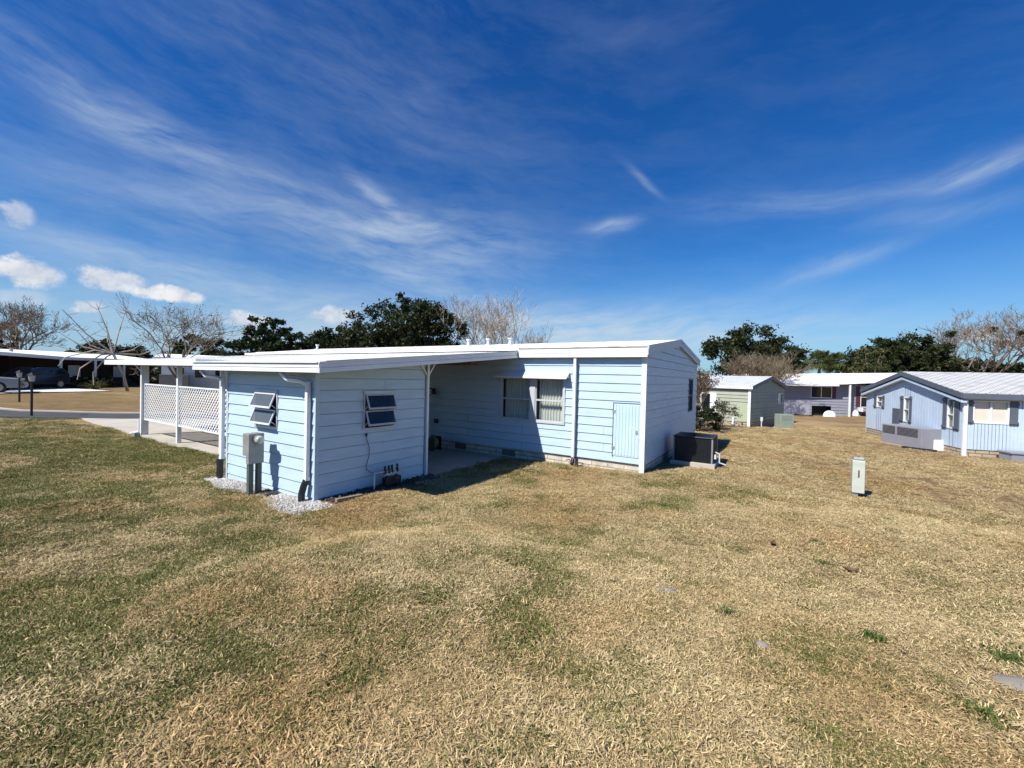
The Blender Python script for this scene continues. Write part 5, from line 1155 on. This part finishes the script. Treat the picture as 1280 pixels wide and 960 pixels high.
bare_tree('bare_tree',-33.6,11.9,6.6,7.4,'bare tree with arching branches rising behind the lattice carport',23,TWIG,BARK,levels=6,trunk_h=1.6,stems=4,trunk_r=.12,rmin=.008,kids=3,leafy=(60,.2,16,.05,OLV))
crown_tree('magnolia_tree',-35.6,18.9,5.2,7.1,'dark glossy rounded evergreen left of the big oak',MAG,33,[(0,0,.72,.38,.26),(-.2,0,.5,.42,.28),(.22,0,.55,.38,.28)],nclus=80,per=80,size=.13,base=.3)
crown_tree('evergreen_tree',-50.0,21.7,9.5,5.9,'low dark foliage mass between the bare tree and the glossy evergreen',OAK,34,[(-.2,0,.6,.35,.38),(.2,0,.55,.38,.4)],nclus=90,per=120,size=.17,base=.2)
crown_tree('oak_tree',-35.1,25.1,7.8,7.0,'lower left mass of the big dark oak rising behind the white roof',OAK,35,[(-.2,0,.55,.4,.32),(.15,0,.62,.42,.36),(.35,0,.6,.3,.3)],nclus=150,per=130,size=.13,base=.2)
crown_tree('oak_tree',-29.0,26.4,8.6,9.5,'tallest dark oak with ragged top rising behind the white roof',OAK,36,[(-.2,0,.6,.36,.28),(.08,0,.72,.34,.26),(.3,0,.66,.3,.28),(0,0,.45,.45,.25)],nclus=125,per=95,size=.13,base=.2)
crown_tree('oak_tree',-25.8,28.0,5.6,9.3,'open leafed oak between the tallest oak and the pale bare tree',OAK,37,[(-.1,0,.78,.34,.18),(.2,0,.62,.3,.22),(-.2,0,.5,.36,.25),(.15,0,.4,.3,.2)],nclus=75,per=80,size=.12,base=.3)
bare_tree('bare_tree',-21.9,31.2,9.4,9.2,'pale bare tree with upright branches right of the oaks',24,TWIGL,BARKL,levels=6,trunk_h=1.6,stems=7,trunk_r=.16,upward=.7,rmin=.012,kids=3)
bare_tree('bare_tree',-21.6,36.4,7.2,5.8,'small thin bare tree at the right foot of the pale bare tree',25,TWIG,BARK,levels=6,trunk_h=1.5,stems=4,trunk_r=.08,rmin=.010,kids=3)
# centre right
crown_tree('oak_tree',-2.9,55.0,10.0,8.6,'dark oak with open ragged crown behind the green house',OAK,38,[(-.28,0,.72,.26,.16),(0,0,.84,.26,.16),(.3,0,.68,.26,.18),(.05,0,.6,.36,.2),(.42,0,.55,.14,.12),(-.05,0,.45,.3,.15)],nclus=90,per=90,size=.17,base=.3)
bare_tree('twiggy_tree',-1.6,46.1,5.8,7.6,'brown twiggy bare tree just behind the green house roof',26,TWIGB,BARK,levels=6,trunk_h=1.0,stems=6,trunk_r=.10,rmin=.010,kids=4,upward=.7)
def palm(x,y,top,label,seed,rad=2.0):
    z=h(x,y); o=(x,y,z); root=empty('palm_tree',o,label,'palm','palms behind the grey house roof'); r=random.Random(seed)
    ct=Vector((x+r.uniform(-.2,.2),y,top-rad*.95)); m=MB(); m.tube([(x,y,z-.2),(x+.05,y,(z+ct.z)/2),tuple(ct)],[.26,.2,.19],8); m.build('trunk',BARKL,root,o,smooth=True)
    f=MB()
    for i in range(75):
        a=r.uniform(0,2*PI); e=math.asin(r.uniform(-.75,1)); d=Vector((math.cos(a)*math.cos(e),math.sin(a)*math.cos(e),math.sin(e))); c=ct+d*rad*.44+Vector((0,0,-.05))
        f.tube([ct,c],.015,3,cap=False)
        s=d.cross(Vector((0,0,1))).normalized(); u=s.cross(d).normalized()
        for k in range(15):
            t=R(-100+200*k/14); ld=(d*math.cos(t)+s*math.sin(t)).normalized(); ln=rad*.52*r.uniform(.8,1.1); wv=(u*.3+ld.cross(u)).normalized()*.045
            mid=c+ld*ln*.6; tip=c+ld*ln+Vector((0,0,-ln*.35)); f.face(c-wv*.3,c+wv*.3,mid+wv,mid-wv); f.face(mid-wv,mid+wv,tip)
    f.build('crown',PALM,root,o)
palm(2.0,72.7,7.5,'leftmost of the three cabbage palms above the grey house roof',1,2.3); palm(4.4,71.4,7.6,'middle cabbage palm of three with its pale trunk showing',2,2.1); palm(7.0,75.4,7.5,'rightmost of the three cabbage palms above the grey house roof',3,2.4)
crown_tree('oak_tree',13.2,73.4,11.5,8.9,'broad dark evergreen behind the far end of the blue house',OAK,40,[(-.25,0,.68,.3,.26),(.1,0,.74,.34,.24),(.35,0,.62,.26,.26),(-.1,0,.45,.45,.3)],nclus=130,per=120,size=.2,base=.2)
crown_tree('olive_tree',7.9,56.7,3.4,6.9,'yellow green slender tree in front of the dark evergreen beside the grey house',OLV,41,[(0,0,.75,.4,.2),(-.25,0,.55,.35,.2),(.15,0,.35,.35,.18),(-.1,0,.15,.25,.12)],nclus=60,per=70,size=.13,base=.35,trunk_r=.12,bark=BARKL)
bare_tree('bare_tree',23.1,83.3,13.2,20,'large bare tree with mistletoe clumps behind the blue house roof',27,TWIG,BARK,levels=7,trunk_h=3.0,stems=5,trunk_r=.36,rmin=.018,kids=3,mist=9,upward=.7)
bare_tree('bare_tree',33.,86.,11.5,15,'bare tree at the right edge behind the blue house roof',28,TWIG,BARK,levels=7,trunk_h=3.0,stems=4,trunk_r=.3,rmin=.018,kids=3,upward=.5)
crown_tree('evergreen_tree',27.1,92.9,13,6.9,'low olive green tree below the bare tree behind the shingle roof',OAK,42,[(-.2,0,.62,.35,.34),(.25,0,.55,.38,.34)],nclus=110,per=110,size=.24,base=.2)
crown_tree('evergreen_tree',20.0,86.0,9,6.6,'dark low tree between the broad evergreen and the mistletoe tree',OAK,43,[(-.2,0,.62,.35,.34),(.25,0,.55,.38,.34)],nclus=90,per=110,size=.24,base=.2)
crown_tree('evergreen_tree',41.,94.,16,7.2,'low dark tree at the right edge behind the blue house',OAK,44,[(-.2,0,.62,.35,.34),(.25,0,.55,.38,.34)],nclus=110,per=110,size=.26,base=.2)
# shrubs
DKS=leafmat('dark_shrub_leaves',(.012,.018,.008),(.03,.04,.015),(.07,.075,.03),.5,.15)
BRS=leafmat('brown_shrub_leaves',(.06,.04,.022),(.15,.095,.055),(.25,.18,.11),.7,.2)
crown_tree('evergreen_shrub',-3.5,23.2,2.3,1.15,'dark evergreen shrub at the back corner of the blue gable',DKS,51,[(0,0,.5,.5,.45),(.25,0,.4,.3,.38)],nclus=70,per=90,size=.05,base=.2,trunk_r=.04,cat='shrub')
bare_tree('leafless_shrub',-3.6,23.9,3.2,2.2,'tall reddish brown shrub nearly leafless behind the back corner of the blue gable',52,TWIGB,BARK,levels=5,trunk_h=.3,stems=6,trunk_r=.05,rmin=.008,kids=3,upward=1.2,leafy=(120,.12,14,.05,BRS))
bare_tree('small_shrub',-2.75,27.3,1.6,1.5,'thin leafy shrub growing against the green house wall',53,TWIGB,BARK,levels=4,trunk_h=.15,stems=5,trunk_r=.025,rmin=.006,kids=3,leafy=(60,.08,12,.05,OAK))
crown_tree('evergreen_shrub',-51.9,10.9,1.6,1.35,'dark shrub at the foot of the neighbour carport post',OAK,54,[(0,0,.5,.5,.45)],nclus=50,per=80,size=.07,base=.2,trunk_r=.05,cat='shrub')
crown_tree('evergreen_shrub',-52.9,12.7,2.4,1.3,'dark shrub between the neighbour porch posts',DKS,55,[(0,0,.5,.5,.45)],nclus=50,per=80,size=.08,base=.2,trunk_r=.05,cat='shrub')
def spiky(x,y,s,label,seed):
    z=h(x,y); r=random.Random(seed); f=MB()
    for i in range(70):
        a=r.uniform(0,2*PI); e=R(r.uniform(15,80)); d=Vector((math.cos(a)*math.cos(e),math.sin(a)*math.cos(e),math.sin(e))); p=Vector((0,0,0)); s_=d.orthogonal().normalized()*.03; l=s*r.uniform(.7,1.2); mid=p+d*l*.6; tip=p+d*l+Vector((0,0,-l*.25)); f.face(p-s_,p+s_,mid+s_,mid-s_); f.face(mid-s_,mid+s_,tip)
    o=f.build('ornamental_grass',OLV); o.location=(x,y,z); tag(o,label,'plant')
spiky(-48.9,11.4,1.1,'yellow green spiky plant in the yard across the street',3)
crown_tree('evergreen_shrub',-56.0,17.5,4,1.9,'dark hedge plant at the far end of the neighbour house',DKS,56,[(0,0,.5,.5,.45)],nclus=60,per=80,size=.1,base=.2,trunk_r=.05,cat='shrub')
# distant belt of trees
g=np.random.default_rng(77); cs=[]; sp=[]
for i in range(520):
    a=g.uniform(-R(100),R(50)); d=g.uniform(150,210); hh=g.uniform(1.2,2.8)*(.6+.8*fbm(a*20,0.,1,5)[()] if True else 1); cs.append((d*math.sin(a),d*math.cos(a),-.3+hh*.5)); sp.append(2.3)
V,F=leaves(cs,np.array(sp),45,.9,5)
me_root=bpy.data.objects.new('far_woods',None)
bpy.data.objects.remove(me_root)
o=obj_arrays('far_woods',V,F,OAK,None,(0,0,0)); tag(o,'distant belt of dark trees along the horizon','woods',kind='stuff')
bpy.context.view_layer.update()
